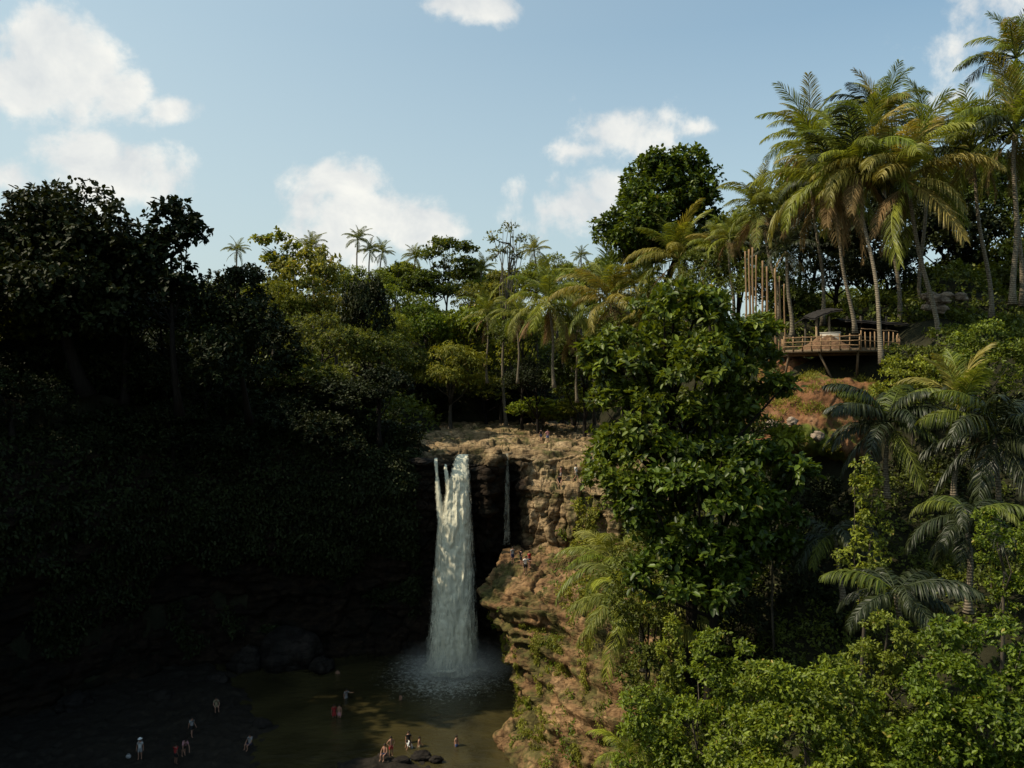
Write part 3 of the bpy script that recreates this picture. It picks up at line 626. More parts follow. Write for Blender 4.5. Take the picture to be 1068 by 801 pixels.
def frond_obj(kind, j, mat, root, rz, scale, at, tilt=0):
    key = (kind, j, mat)
    if key not in FRM: V, Fc, T = FR[(kind, j)]; FRM[key] = mesh('frond', V, Fc, LM[mat], False, T)
    o = obj('frond', FRM[key], root, at); o.scale = (scale,)*3; o.rotation_euler = (tilt, 0, rz); return o
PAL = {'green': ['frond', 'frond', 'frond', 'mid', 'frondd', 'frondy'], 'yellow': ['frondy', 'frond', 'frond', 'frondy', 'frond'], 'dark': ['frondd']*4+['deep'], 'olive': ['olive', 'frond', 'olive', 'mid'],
       'deep': ['deep', 'deep', 'mid', 'frondd'], 'glossy': ['glossy', 'deep', 'glossy', 'frondd'], 'bright': ['frond', 'bright', 'vine', 'frond']}
PN = 0
def palm(u, v, D, rpx, label, base=None, pal='green', n=22, dead=3, nuts=True, name='coconut_palm', group=None, wide=False, bend=.5, tr=.17, trunk=True, up=1.0, zb=None, order=None, cat='palm tree'):
    global PN; PN += 1; g = np.random.default_rng(900+PN)
    top = P(u, v, D); s = rpx/F*D/4.0
    if base is None:
        bx, by = top[0]+g.normal()*.6, D+g.normal()*.6; bz = trunk_base(bx, by) if zb is None else zb
    else:
        b = P(base[0], base[1], base[2] if len(base) > 2 else D); bx, by, bz = b
    root = empty(name, (bx, by, bz), label, cat, group); tp = top-np.array([bx, by, bz])
    if trunk:
        t = np.linspace(0, 1, 16)[:, None]; hz = tp*np.array([1, 1, 0])
        pts = hz*(t**(1+bend))+np.array([0, 0, 1])*tp[2]*t; pts[:, 0] += .02*tp[2]*np.sin(t[:, 0]*5+g.uniform(0, 6))*t[:, 0]*(1-t[:, 0])*4
        pts[-1] = tp; rad = tr*(1-.35*t[:, 0])+tr*.7*np.exp(-t[:, 0]*18)
        mb = MB(); mb.tube(pts, rad, 9); mb.build('trunk', M_palmbark, root, True)
    az = g.uniform(0, 6.28); mats = PAL[pal]
    kinds = order or ['up', 'up', 'high', 'high', 'high', 'mid', 'mid', 'mid', 'low', 'low', 'hang']
    for i in range(n):
        q = (i+.5)/n; k = kinds[min(len(kinds)-1, int(q*len(kinds)))]
        az += 2.39996+g.normal()*.18
        j = int(g.integers(3, 5)) if wide else int(g.integers(0, 3))
        m = mats[int(g.integers(0, len(mats)))]
        if q > .92 and pal in ('green', 'yellow', 'olive') and g.random() < .5: m = 'olive' if g.random() < .6 else 'dead'
        frond_obj(k, j, m, root, az, s*g.uniform(.78, 1.08), tuple(tp+np.array([0, 0, .12*s])), g.normal()*.12)
    for i in range(dead):
        az += 2.1; frond_obj('hang', int(g.integers(0, 3)), 'dead', root, az, s*g.uniform(.6, .85), tuple(tp-np.array([0, 0, .1*s])), g.normal()*.2)
    if nuts and n > 14:
        for i in range(5):
            a = g.uniform(0, 6.28); nut(root, tp+np.array([math.cos(a)*.28*s, math.sin(a)*.28*s, -.32*s-.1*g.random()]), .13*s)
    return root
NUT = None
def nut(root, at, r):
    global NUT
    if NUT is None:
        import bmesh
        bm = bmesh.new(); bmesh.ops.create_icosphere(bm, subdivisions=2, radius=1); NUT = bpy.data.meshes.new('coconut'); bm.to_mesh(NUT); bm.free()
        for v in NUT.vertices: v.co.z *= 1.2
        NUT.materials.append(simple('coconut_husk', (.14, .12, .04)))
    o = obj('coconut', NUT, root, tuple(at)); o.scale = (r, r, r)
FARP = {}
def farpalm(u, v, D, rpx, label, base_v=None, pal='olive', group=None, seed=0, up=1):
    """a small distant palm: trunk + one crown mesh"""
    key = (pal, seed % 3)
    if key not in FARP:
        g = np.random.default_rng(40+seed); Vs = []; Q = []; Tt = []; Ti = []; n0 = 0; az = 0
        ks = ['up', 'high', 'high', 'mid', 'mid', 'mid', 'low', 'hang']
        for i in range(20):
            V, Fc, T = FR[(ks[min(7, int(i/20*8))], int(g.integers(0, 3)))]; az += 2.4+g.normal()*.25; ca, sa = math.cos(az), math.sin(az); sc = g.uniform(.8, 1.15)/4.2
            W = np.stack([V[:, 0]*ca-V[:, 1]*sa, V[:, 0]*sa+V[:, 1]*ca, V[:, 2]], -1)*sc
            Vs.append(W); Q.append(Fc[0]+n0); Tt.append(Fc[1]+n0); Ti.append(T); n0 += len(V)
        FARP[key] = mesh('crown', np.concatenate(Vs), [np.concatenate(Q), np.concatenate(Tt)], LM[PAL[pal][0]], False, np.concatenate(Ti))
    c = P(u, v, D); r = rpx/F*D; zb = trunk_base(c[0], D); zb = min(zb, c[2]-2*r)
    if base_v: zb = P(u, base_v, D)[2]
    g = np.random.default_rng(int(u*7+v)); root = empty('coconut_palm', (c[0], D, zb), label, 'palm tree', group)
    h = c[2]-zb; t = np.linspace(0, 1, 8)[:, None]; pts = np.array([0, 0, 1])*h*t; pts[:, 0] += .25*np.sin(t[:, 0]*math.pi)*g.normal()
    mb = MB(); mb.tube(pts, .2-.08*t[:, 0], 6); mb.build('trunk', M_palmbark, root, True)
    o = obj('crown', FARP[key], root, (0, 0, h)); o.scale = (r, r, r); o.rotation_euler = (g.normal()*.1, g.normal()*.1, g.uniform(0, 6.28)); return root
# ================================================================== vegetation
def undergrowth(name, poly, n, leaf, mat, mound, seed, label, cat='undergrowth', tuft=5, zfun=None, step=.0, w=.5, sz=.4, keepz=None):
    g = np.random.default_rng(seed); poly = np.array(poly, float); m = n//tuft
    x = g.uniform(poly[:, 0].min(), poly[:, 0].max(), m*3); y = g.uniform(poly[:, 1].min(), poly[:, 1].max(), m*3)
    k = inpoly(x, y, poly); x, y = x[k][:m], y[k][:m]
    def top(x, y):
        z = (zfun or H)(x, y); p = np.stack([x, y, 0*x], -1)
        v, e = cells(p*np.array([.42, .42, 0])+seed); dome = np.clip(e*1.6, 0, 1)**.5
        return z+mound*(.25+.75*dome*(.4+.6*v))+.35*mound*fbm(p*.5+seed, 3)
    z = top(x, y); h = .3; nx = -(top(x+h, y)-z)/h; ny = -(top(x, y+h)-z)/h
    nrm = unit(np.stack([nx, ny, np.ones_like(nx)], -1)); depth = g.random(len(x))**2*mound*.5
    c = np.stack([x, y, z], -1)-nrm*depth[:, None]
    if keepz is not None: kk = keepz(c); c, nrm, depth = c[kk], nrm[kk], depth[kk]
    C = np.repeat(c, tuft, 0)+g.normal(size=(len(c)*tuft, 3))*leaf*.5; O = np.repeat(nrm, tuft, 0)
    dr = unit(O*.4+g.normal(size=C.shape)*.65+np.array([0, -.1, -.1])); U = unit(O*.7+np.array([0, 0, .6])+g.normal(size=C.shape)*.35)
    tt = np.clip(np.repeat(g.random(len(c))*.55, tuft)+g.random(len(C))*.45, 0, .92)
    V, Fc, ti = leaves(C, dr, U, leaf*g.uniform(1-sz, 1+sz, len(C)), w, tt)
    return tag(obj(name, mesh(name, V, Fc, LM[mat], False, ti)), label, cat, kind='stuff')

# left hill
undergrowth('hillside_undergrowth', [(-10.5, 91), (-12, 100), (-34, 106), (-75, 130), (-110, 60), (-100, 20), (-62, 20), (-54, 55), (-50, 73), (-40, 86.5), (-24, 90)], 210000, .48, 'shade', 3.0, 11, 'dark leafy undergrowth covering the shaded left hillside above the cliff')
undergrowth('forest_undergrowth', [(-75, 130), (-34, 106), (-12, 100), (-12, 128), (-8, 137), (8, 141), (22, 141), (22, 98), (40, 95), (90, 110), (90, 220), (-90, 220)], 150000, .7, 'deep', 3.0, 12, 'green undergrowth between the trees on the hillside behind the rock plateau')
undergrowth('bank_undergrowth', [(18, 92), (17.5, 86), (17, 76), (16, 68), (13, 57), (13, 50), (16, 49.5), (16, 64), (20, 68), (30, 70), (60, 40), (75, 60), (75, 110), (22, 100)], 120000, .36, 'deep', 1.6, 13, 'dark leafy undergrowth on the right hill behind the palms')
undergrowth('slope_undergrowth', [(13, 57), (9.5, 50), (6, 43), (4, 34), (4, 18), (10, 6), (30, 0), (60, 10), (60, 48), (46, 56), (36, 60), (27.5, 56), (26, 52), (17, 50), (15.5, 58)], 130000, .24, 'deep', 1.5, 14, 'dark green undergrowth on the near slope at the lower right')
undergrowth('knoll_undergrowth', [(31, 57.5), (33.2, 61.5), (33.4, 63), (60, 66), (60, 50), (36, 56)], 16000, .26, 'deep', .7, 15, 'low green plants on the slope right of the deck under the palm trunks')
# cliff-hanging plants on the left wall: along the wall sheet
def hang_on(name, G, n, leaf, mat, seed, label, mask, off=.3, w=.5, cat='climbing plants', drop=.6, kind='stuff'):
    g = np.random.default_rng(seed); V = G.reshape(-1, 3); Nn = normals(G).reshape(-1, 3)
    k = np.where(mask(V))[0]; i = g.choice(k, n//4); c = V[i]+Nn[i]*off*g.uniform(-.2, 1.3, (len(i), 1))
    nm = Nn[i]; s = np.where((nm[:, 1] > 0) & (np.abs(nm[:, 2]) < .7), -1, 1)[:, None]; nm = nm*s
    C = np.repeat(c, 4, 0)+g.normal(size=(len(c)*4, 3))*leaf*.6; O = np.repeat(nm, 4, 0)
    dr = unit(O*.4+g.normal(size=C.shape)*.5+np.array([0, 0, -drop])); U = unit(O+g.normal(size=C.shape)*.35)
    tt = np.clip(np.repeat(g.random(len(c))*.5, 4)+g.random(len(C))*.45, 0, .95)
    Vv, Fc, ti = leaves(C, dr, U, leaf*g.uniform(.6, 1.4, len(C)), w, tt)
    return tag(obj(name, mesh(name, Vv, Fc, LM[mat], False, ti)), label, cat, kind=kind)
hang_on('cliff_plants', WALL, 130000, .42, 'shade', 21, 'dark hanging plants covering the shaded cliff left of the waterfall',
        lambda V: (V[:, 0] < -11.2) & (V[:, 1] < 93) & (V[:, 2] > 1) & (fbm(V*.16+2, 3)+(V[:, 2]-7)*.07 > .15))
hang_on('wall_plants', WALL, 5000, .28, 'vine', 22, 'small green plants growing in the cracks of the lit rock wall',
        lambda V: (V[:, 0] > 1.2) & (V[:, 2] > 11) & (V[:, 1] < 97) & (fbm(V*.35+7, 3)+(V[:, 0]-9)*.12 > .33), .15)
bmoss = fbm(BLUFF.reshape(-1, 3)*.3+4, 4)
hang_on('bluff_plants', BLUFF, 26000, .17, 'yellow', 23, 'mossy yellow green creepers hanging down the face of the rock bluff',
        lambda V: (V[:, 2] < 9.5) & (V[:, 2] > 1.0) & (V[:, 1] < 86) & (fbm(V*np.array([.55, .55, .16])+4, 4) > .28), .12, .45, drop=1.0)
hang_on('bluff_tufts', BLUFF, 16000, .22, 'vine', 24, 'leafy green tufts clinging to ledges of the rock bluff',
        lambda V: (V[:, 2] > 1.0) & (V[:, 1] < 88) & (fbm(V*.35+14, 4)+(V[:, 0]-4.5)*.07 > .36), .2)

FG = 'trees in the forest behind the rock plateau'
# --- left hill trees
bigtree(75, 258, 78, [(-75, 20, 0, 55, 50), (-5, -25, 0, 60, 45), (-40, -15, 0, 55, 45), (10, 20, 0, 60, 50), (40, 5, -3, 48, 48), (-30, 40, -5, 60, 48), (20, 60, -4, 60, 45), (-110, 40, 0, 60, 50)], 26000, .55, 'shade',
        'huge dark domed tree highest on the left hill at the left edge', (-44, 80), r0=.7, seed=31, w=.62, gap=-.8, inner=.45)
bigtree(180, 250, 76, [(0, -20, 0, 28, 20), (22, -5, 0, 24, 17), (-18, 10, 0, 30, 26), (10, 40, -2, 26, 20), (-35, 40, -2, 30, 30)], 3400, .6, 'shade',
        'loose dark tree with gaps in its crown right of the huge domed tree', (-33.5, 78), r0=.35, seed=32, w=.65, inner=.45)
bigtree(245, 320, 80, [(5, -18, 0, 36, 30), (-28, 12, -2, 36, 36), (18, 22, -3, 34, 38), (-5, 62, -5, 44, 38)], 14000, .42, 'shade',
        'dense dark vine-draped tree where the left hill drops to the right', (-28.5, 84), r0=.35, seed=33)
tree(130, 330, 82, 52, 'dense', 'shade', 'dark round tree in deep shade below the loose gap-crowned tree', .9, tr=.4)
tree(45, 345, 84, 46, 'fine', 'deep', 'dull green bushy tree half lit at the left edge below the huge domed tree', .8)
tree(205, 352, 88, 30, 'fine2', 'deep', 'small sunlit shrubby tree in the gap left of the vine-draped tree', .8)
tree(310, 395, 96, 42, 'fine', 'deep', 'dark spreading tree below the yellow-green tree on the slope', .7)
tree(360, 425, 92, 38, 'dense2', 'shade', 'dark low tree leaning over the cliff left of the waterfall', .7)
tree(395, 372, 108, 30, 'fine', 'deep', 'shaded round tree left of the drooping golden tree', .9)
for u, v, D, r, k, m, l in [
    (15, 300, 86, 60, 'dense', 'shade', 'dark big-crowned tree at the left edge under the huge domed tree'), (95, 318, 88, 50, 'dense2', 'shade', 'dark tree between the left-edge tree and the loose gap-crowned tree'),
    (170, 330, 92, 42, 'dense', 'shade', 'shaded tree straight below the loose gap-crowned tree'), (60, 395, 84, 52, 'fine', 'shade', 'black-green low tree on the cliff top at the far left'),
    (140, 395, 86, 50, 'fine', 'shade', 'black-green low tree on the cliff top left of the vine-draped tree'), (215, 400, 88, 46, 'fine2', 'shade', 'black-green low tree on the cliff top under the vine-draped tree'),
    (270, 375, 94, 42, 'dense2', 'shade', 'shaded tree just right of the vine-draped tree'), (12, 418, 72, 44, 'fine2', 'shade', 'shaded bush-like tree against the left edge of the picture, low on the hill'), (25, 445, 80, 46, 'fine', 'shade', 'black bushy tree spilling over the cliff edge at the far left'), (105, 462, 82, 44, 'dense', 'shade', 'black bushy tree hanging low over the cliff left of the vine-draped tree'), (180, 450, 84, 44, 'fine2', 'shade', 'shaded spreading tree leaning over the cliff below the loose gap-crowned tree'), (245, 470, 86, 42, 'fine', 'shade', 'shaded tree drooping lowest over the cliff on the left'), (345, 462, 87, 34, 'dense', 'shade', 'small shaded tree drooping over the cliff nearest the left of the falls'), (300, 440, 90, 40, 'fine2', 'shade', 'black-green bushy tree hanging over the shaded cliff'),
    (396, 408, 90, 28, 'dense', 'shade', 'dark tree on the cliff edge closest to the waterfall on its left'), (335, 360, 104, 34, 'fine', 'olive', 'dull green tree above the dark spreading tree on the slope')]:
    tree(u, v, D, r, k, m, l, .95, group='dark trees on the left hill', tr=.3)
# --- skyline behind, left to right
farpalm(247, 262, 130, 15, 'tiny palm top poking out beside the vine-draped tree on the left skyline', seed=1)
bigtree(287, 262, 118, [(-14, -12, 0, 11, 8), (6, -15, 0, 10, 7), (16, -4, 0, 10, 8), (-4, 6, 0, 12, 9), (12, 20, 0, 12, 12)], 1500, .55, 'mid',
        'thin tree with separate leaf clusters on the skyline left of the first clouds', (-36, 119), r0=.22, seed=41, w=.6, inner=.4)
tree(318, 300, 116, 34, 'loose', 'olive', 'tall olive-yellow tree on the left skyline', 1.25, tr=.3)
farpalm(325, 258, 128, 20, 'palm top rising over the olive-yellow tree on the left skyline', seed=2)
tree(285, 318, 110, 26, 'fine', 'yellow', 'yellow-green bush-like tree at the edge of the dark vine-draped tree', .9)
tree(350, 328, 118, 30, 'fine', 'olive', 'grey-green tree standing right of the olive-yellow tree', 1.1)
tree(380, 345, 112, 22, 'dense2', 'shade', 'narrow dark cone-like tree in the middle of the wooded slope', 1.9, name='conifer_tree')
for a in [(373, 250, 150, 17, 'slender palm standing tallest of the three against the clouds', 300, 2), (386, 262, 152, 14, 'middle palm of the three against the clouds', 300, 1), (399, 264, 150, 16, 'bushy palm, rightmost of the three against the clouds', 300, 0)]:
    farpalm(a[0], a[1], a[2], a[3], a[4], a[5], seed=a[6], group='three palms on the skyline')
farpalm(433, 268, 152, 15, 'thin palm just left of the dark round skyline tree', 305, seed=1)
tree(467, 275, 150, 27, 'loose', 'deep', 'dark round tree on the skyline right of the three palms', .9, tr=.3)
tree(412, 290, 150, 18, 'loose', 'mid', 'small loose tree under the thin palm on the skyline', .9)
tree(452, 302, 146, 22, 'dense', 'deep', 'deep green tree below the dark round skyline tree', .8)
tree(415, 325, 140, 30, 'fine2', 'mid', 'broad mid-green tree below the three skyline palms', .9, group=FG)
tree(445, 345, 136, 28, 'fine', 'vine', 'bright green bushy tree above the drooping golden tree', 1.0, group=FG)
tree(500, 318, 145, 26, 'fine', 'olive', 'olive bushy tree left of the pale slim-trunked tree', .9, group=FG)
tree(487, 352, 136, 28, 'dense', 'vine', 'fresh green tree between the golden tree and the slim-trunked tree', 1.0, group=FG)
tree(470, 388, 126, 32, 'droop', 'yellow', 'golden-green drooping tree hanging over the plateau above the waterfall', .9, name='drooping_tree')
tree(525, 372, 134, 26, 'fine2', 'mid', 'low round tree in front of the slim pale trunk', 1.0, group=FG)
tree(432, 388, 128, 24, 'fine', 'deep', 'dark green tree left behind the drooping golden tree', 1.0, group=FG)
tree(505, 408, 132, 30, 'fine', 'deep', 'shaded tree at the back edge of the plateau right of the golden tree', .7, group=FG)
tree(452, 422, 131, 30, 'fine', 'shade', 'dark shaded tree at the back of the plateau straight above the waterfall', .6, group=FG)
tree(545, 420, 134, 26, 'dense', 'shade', 'dark shaded tree behind the two people on the plateau', .8, group=FG)
tree(565, 432, 122, 24, 'dense', 'vine', 'bright big-leaved bush on the plateau edge behind the two people', .65, name='leafy_bush', cat='bush')
tree(600, 425, 122, 22, 'dense', 'mid', 'leafy bush on the right end of the plateau beside the big-leaved tree', .8, name='leafy_bush', cat='bush')
for u, v, D, r, k, m, l in [(345, 300, 140, 24, 'fine', 'mid', 'green tree on the left skyline just left of the three palms'), (385, 300, 145, 24, 'fine2', 'mid', 'green tree under the three skyline palms'), (425, 300, 158, 22, 'dense', 'mid', 'leafy green tree under the thin palm'),
    (490, 298, 156, 22, 'fine', 'mid', 'green tree right of the dark round skyline tree'), (515, 305, 150, 22, 'fine2', 'vine', 'fresh green tree behind the slim bare trunk'), (575, 285, 150, 20, 'fine', 'mid', 'green tree on the skyline right of the upright-tufted palm'), (600, 318, 128, 26, 'fine', 'vine', 'fresh green tree between the crowns of the arching palms'),
    (645, 285, 124, 24, 'fine2', 'mid', 'green tree at the foot of the giant dense tree'), (400, 350, 128, 26, 'fine', 'mid', 'green tree right of the narrow dark cone-like tree'), (530, 340, 138, 24, 'dense', 'mid', 'leafy tree right of the slim bare trunk in the middle forest')]:
    tree(u, v, D, r, k, m, l, .95, group=FG)
# slim bare tree
bigtree(527, 252, 128, [(-12, -4, 0, 10, 7), (4, -13, 0, 12, 7), (16, -3, 0, 9, 6), (-2, 8, 0, 11, 8), (10, 14, 0, 9, 8), (-14, 14, 0, 8, 7)], 800, .45, 'olive',
        'pale sparse tree with a slim straight bare trunk on the skyline', (-.6, 128), r0=.32, seed=45, inner=.5, bark=M_palmbark, nl=20, tuft=4)
farpalm(502, 283, 148, 20, 'feathery palm left of the slim bare-trunked tree', seed=2)
farpalm(557, 262, 140, 18, 'palm with an upright tuft right of the slim bare-trunked tree', 320, seed=1)
farpalm(606, 268, 138, 13, 'tiny spiky palm top left of the giant dense tree', seed=0)
tree(535, 300, 142, 22, 'loose', 'olive', 'loose olive tree behind the slim bare trunk', .9, group=FG)
tree(560, 296, 136, 22, 'fine', 'mid', 'round green tree below the upright-tufted palm', .9, group=FG)
tree(590, 298, 134, 22, 'fine2', 'vine', 'bright green bush-crowned tree behind the arching palms', .8, group=FG)
tree(620, 292, 128, 22, 'fine', 'olive', 'yellowish tree under the giant dense tree on its left', .9, group=FG)
tree(545, 350, 122, 26, 'fine', 'deep', 'deep green tree in the shade left of the first arching palm', 1.1, group=FG)
tree(610, 395, 112, 30, 'dense2', 'deep', 'dark tree below the two arching palms', 1.1, group=FG)
tree(560, 398, 118, 26, 'fine', 'shade', 'dark tree under the left arching palm', .9, group=FG)
tree(650, 360, 96, 34, 'fine', 'deep', 'dark tree behind the big-leaved tree on its upper left', 1.0, group=FG)
tree(700, 320, 92, 34, 'fine2', 'deep', 'dark green tree under the spreading palm beside the giant tree', .9, group=FG)
# arching palms in the middle
palm(572, 318, 104, 52, 'arching palm with pale dead fronds, left of the pair above the plateau', base=(578, 405), pal='olive', n=24, dead=6, group='arching palms above the plateau', tr=.22, order=['up', 'high', 'high', 'mid', 'mid', 'low', 'low', 'low', 'hang'])
palm(637, 318, 98, 64, 'large palm with long curved fronds, right of the pair above the plateau', base=(640, 420), pal='yellow', n=26, dead=3, group='arching palms above the plateau', tr=.24, order=['up', 'high', 'high', 'high', 'mid', 'mid', 'low', 'low', 'hang'])
palm(708, 272, 90, 58, 'spreading palm in front of the giant dense tree', base=(716, 345), pal='yellow', n=24, dead=2, tr=.2)
palm(668, 300, 96, 34, 'smaller palm between the large arching palm and the spreading palm', pal='olive', n=16, dead=1, tr=.18, base=(668, 370))
palm(540, 330, 112, 32, 'scruffy palm with drooping straw-coloured fronds beside the slim trunk', pal='olive', n=16, dead=6, tr=.18, base=(540, 400))
palm(748, 262, 84, 40, 'palm with arching fronds right of the spreading palm by the giant tree', pal='green', n=18, dead=2, tr=.18, base=(750, 345))
palm(600, 345, 108, 38, 'palm half hidden between the two arching palms', pal='olive', n=18, dead=2, tr=.2, base=(602, 420))
palm(678, 335, 92, 38, 'low palm behind the top of the big-leaved tree', pal='yellow', n=18, dead=1, tr=.18, base=(680, 400))
palm(508, 330, 124, 34, 'olive palm left of the slim bare-trunked tree, below the skyline', pal='olive', n=18, dead=3, tr=.2, base=(508, 400))
# the giant dense tree
bigtree(690, 215, 98, [(2, -42, 0, 34, 28), (-24, -22, 2, 34, 32), (28, -22, -1, 32, 34), (0, 0, -3, 44, 40), (-38, 25, 0, 34, 30), (0, 20, -3, 42, 34), (38, 10, 0, 32, 30), (-28, 50, 0, 36, 24), (20, 45, -2, 38, 24), (58, 30, 2, 26, 24)], 26000, .52, 'glossy',
        'giant dense dome-shaped tree towering above the middle of the forest', (19.5, 100), r0=.8, seed=51, w=.62, inner=.3, gap=-.6)
bigtree(770, 235, 90, [(0, 0, 0, 26, 20), (20, 25, 0, 26, 24), (-18, 28, 0, 28, 24)], 5000, .45, 'deep', 'dark tree filling the gap between the giant tree and the coconut palms', (27, 92), r0=.4, seed=52)
# --- dark forest behind the palms on the right
RG = 'dark trees behind the coconut palms'
for u, v, D, r, k, m, l in [
    (800, 300, 78, 38, 'fine', 'deep', 'dark green tree behind the bamboo poles'), (850, 250, 84, 44, 'fine2', 'shade', 'dark tree behind the leftmost coconut trunks above the hut'),
    (900, 270, 80, 44, 'dense', 'shade', 'dark tree directly behind the hut roof'), (945, 235, 82, 46, 'fine', 'shade', 'dark tree behind the tallest middle coconut palm'),
    (990, 265, 78, 44, 'dense2', 'shade', 'dark tree behind the pale rock heap'), (1030, 215, 84, 50, 'fine', 'deep', 'dark tree behind the two right-hand coconut palms'),
    (1050, 290, 74, 40, 'dense', 'deep', 'green-leaved tree at the right edge behind the last palm trunk'), (990, 190, 86, 40, 'fine2', 'deep', 'dark tree showing between the palm crowns on the right'),
    (1085, 240, 80, 44, 'fine', 'deep', 'dark tree cut off by the right edge of the picture'), (835, 205, 92, 40, 'dense', 'deep', 'dark tree between the left palm crowns'), (880, 215, 96, 50, 'dense', 'deep', 'tall dark tree standing behind the highest spear-topped palm'), (960, 215, 94, 50, 'fine', 'shade', 'tall dark tree behind the crown of the golden coconut palm'), (1055, 205, 92, 44, 'dense2', 'shade', 'tall dark tree behind the thick right-edge palm'), (800, 255, 94, 44, 'fine', 'deep', 'tall dark tree behind the shaggy straw-coloured palm'), (872, 290, 76, 34, 'fine', 'shade', 'low dark bushy tree right behind the hut'), (925, 288, 75, 34, 'fine2', 'shade', 'low dark bushy tree behind the right end of the hut'), (830, 315, 76, 30, 'fine', 'deep', 'low green tree seen between the bamboo poles and the hut'), (740, 290, 84, 34, 'fine2', 'deep', 'dark bush-like tree left of the bamboo poles')]:
    tree(u, v, D, r, k, m, l, 1.0, group=RG, tr=.3)
# --- coconut palms on the right
CG = 'coconut palms on the right hill'
palm(945, 192, 60, 92, 'big coconut palm with golden arching fronds, trunk leaning left at the middle of the grove', base=(980, 366), pal='yellow', n=26, group=CG, tr=.19, bend=.25, order=['up', 'high', 'high', 'mid', 'mid', 'mid', 'low', 'low', 'hang'])
palm(866, 195, 64, 78, 'leftmost tall coconut palm, its pale trunk curving right down to the deck', base=(892, 348), pal='green', n=26, dead=5, group=CG, tr=.16, bend=.2)
palm(893, 178, 61, 78, 'coconut palm whose trunk passes in front of the deck railing', base=(920, 380, 56), pal='green', n=24, dead=4, group=CG, tr=.16, bend=.1)
palm(916, 128, 68, 62, 'coconut palm with the highest upright spear fronds above the grove', base=(938, 345), pal='green', n=24, dead=3, group=CG, tr=.18)
palm(965, 150, 70, 62, 'coconut palm crown rising behind the big golden one', base=(960, 335), pal='green', n=22, group=CG, tr=.18)
palm(845, 150, 70, 62, 'coconut palm highest on the left side of the grove', base=(858, 340), pal='green', n=24, dead=4, group=CG, tr=.16)
palm(795, 222, 74, 52, 'shaggy palm with straw-coloured dead fronds above the bamboo poles', base=(812, 335), pal='olive', n=22, dead=9, group=CG, tr=.2)
palm(760, 250, 80, 34, 'small shaggy palm at the left end of the coconut grove', base=(765, 330), pal='olive', n=16, dead=4, group=CG)
palm(1014, 160, 62, 70, 'coconut palm with a yellow frond, trunk ending beside the pale rocks', base=(1034, 332), pal='green', n=24, group=CG, tr=.17, bend=.3)
palm(1058, 140, 58, 78, 'thick straight-trunked coconut palm at the right edge', base=(1056, 318), pal='green', n=26, group=CG, tr=.2, bend=.1)
palm(1060, 62, 66, 52, 'tallest coconut palm, cut off by the right edge near the top', base=(1066, 320), pal='green', n=24, group=CG, tr=.18)
palm(820, 262, 70, 42, 'low dark palm right of the bamboo poles with a leaning trunk', base=(826, 352), pal='dark', n=18, dead=3, group=CG, tr=.2)
# --- big leaved tree in the foreground
bigtree(712, 395, 45, [(0, -62, 0, 52, 34), (60, -30, 0, 48, 36), (-55, -18, 0, 44, 36), (0, 0, -2, 64, 44), (70, 15, -1, 40, 34), (-75, 40, 0, 34, 40), (-20, 55, -1, 60, 40), (-60, 100, -1, 44, 40), (30, 45, 1, 44, 34)], 22000, .43, 'glossy',
        'large tree with big glossy leaves standing in front of the dirt bank', (10.5, 46), r0=.4, seed=61, tuft=7, w=.5, inner=.3, upbias=.5, nl=34, nsub=14, ss=(.2, .46), sd_=.78, gap=-.38)
bigtree(745, 530, 41, [(0, -40, 0, 62, 34), (55, -30, 0, 44, 36), (-50, 10, 0, 44, 44), (10, 10, -1, 50, 40), (-55, 70, 0, 34, 40), (60, 20, 1, 30, 30), (-15, 70, -1, 44, 40), (40, 60, 1, 40, 36)], 17000, .43, 'glossy',
        'lower big-leaved tree with bright rosettes overhanging the dark hollow', (11, 43), r0=.35, seed=62, tuft=7, w=.5, inner=.3, upbias=.5, nl=30, nsub=14, ss=(.2, .46), sd_=.78, gap=-.36)
bigtree(815, 470, 44, [(0, -10, 0, 22, 16), (-12, 12, 0, 20, 16)], 900, .4, 'bright', 'small light green sapling in front of the reddish dirt bank', (15.3, 45), r0=.08, seed=63, tuft=6, w=.55)
# --- sago like palms
SG = 'dark feathery palms on the near slope'
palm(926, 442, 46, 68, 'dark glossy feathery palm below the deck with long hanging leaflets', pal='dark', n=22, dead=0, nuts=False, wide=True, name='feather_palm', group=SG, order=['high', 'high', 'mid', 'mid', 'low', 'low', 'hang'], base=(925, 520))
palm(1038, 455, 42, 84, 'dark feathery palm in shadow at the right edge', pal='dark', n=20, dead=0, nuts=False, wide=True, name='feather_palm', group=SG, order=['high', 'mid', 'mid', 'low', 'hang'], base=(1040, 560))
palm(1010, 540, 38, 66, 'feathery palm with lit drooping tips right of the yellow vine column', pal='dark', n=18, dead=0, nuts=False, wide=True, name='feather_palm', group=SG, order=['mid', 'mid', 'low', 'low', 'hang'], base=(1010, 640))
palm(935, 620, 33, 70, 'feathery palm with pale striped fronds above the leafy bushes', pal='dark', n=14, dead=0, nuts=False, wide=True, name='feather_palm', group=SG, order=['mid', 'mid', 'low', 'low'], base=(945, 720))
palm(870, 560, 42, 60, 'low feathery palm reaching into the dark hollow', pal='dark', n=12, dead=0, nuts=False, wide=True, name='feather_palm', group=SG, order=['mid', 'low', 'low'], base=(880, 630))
palm(1000, 432, 44, 72, 'young coconut palm with upright yellow-green fronds beside the feathery palms', pal='yellow', n=7, dead=1, nuts=False, order=['up', 'up', 'high'], base=(995, 520), tr=.15)
palm(668, 640, 48, 92, 'olive palm with long fronds arching left over the rock bluff', pal='olive', n=22, dead=0, nuts=False, name='feather_palm', group='arching palms on the bluff', order=['high', 'mid', 'mid', 'mid', 'low', 'low'], base=(672, 700), tr=.2)
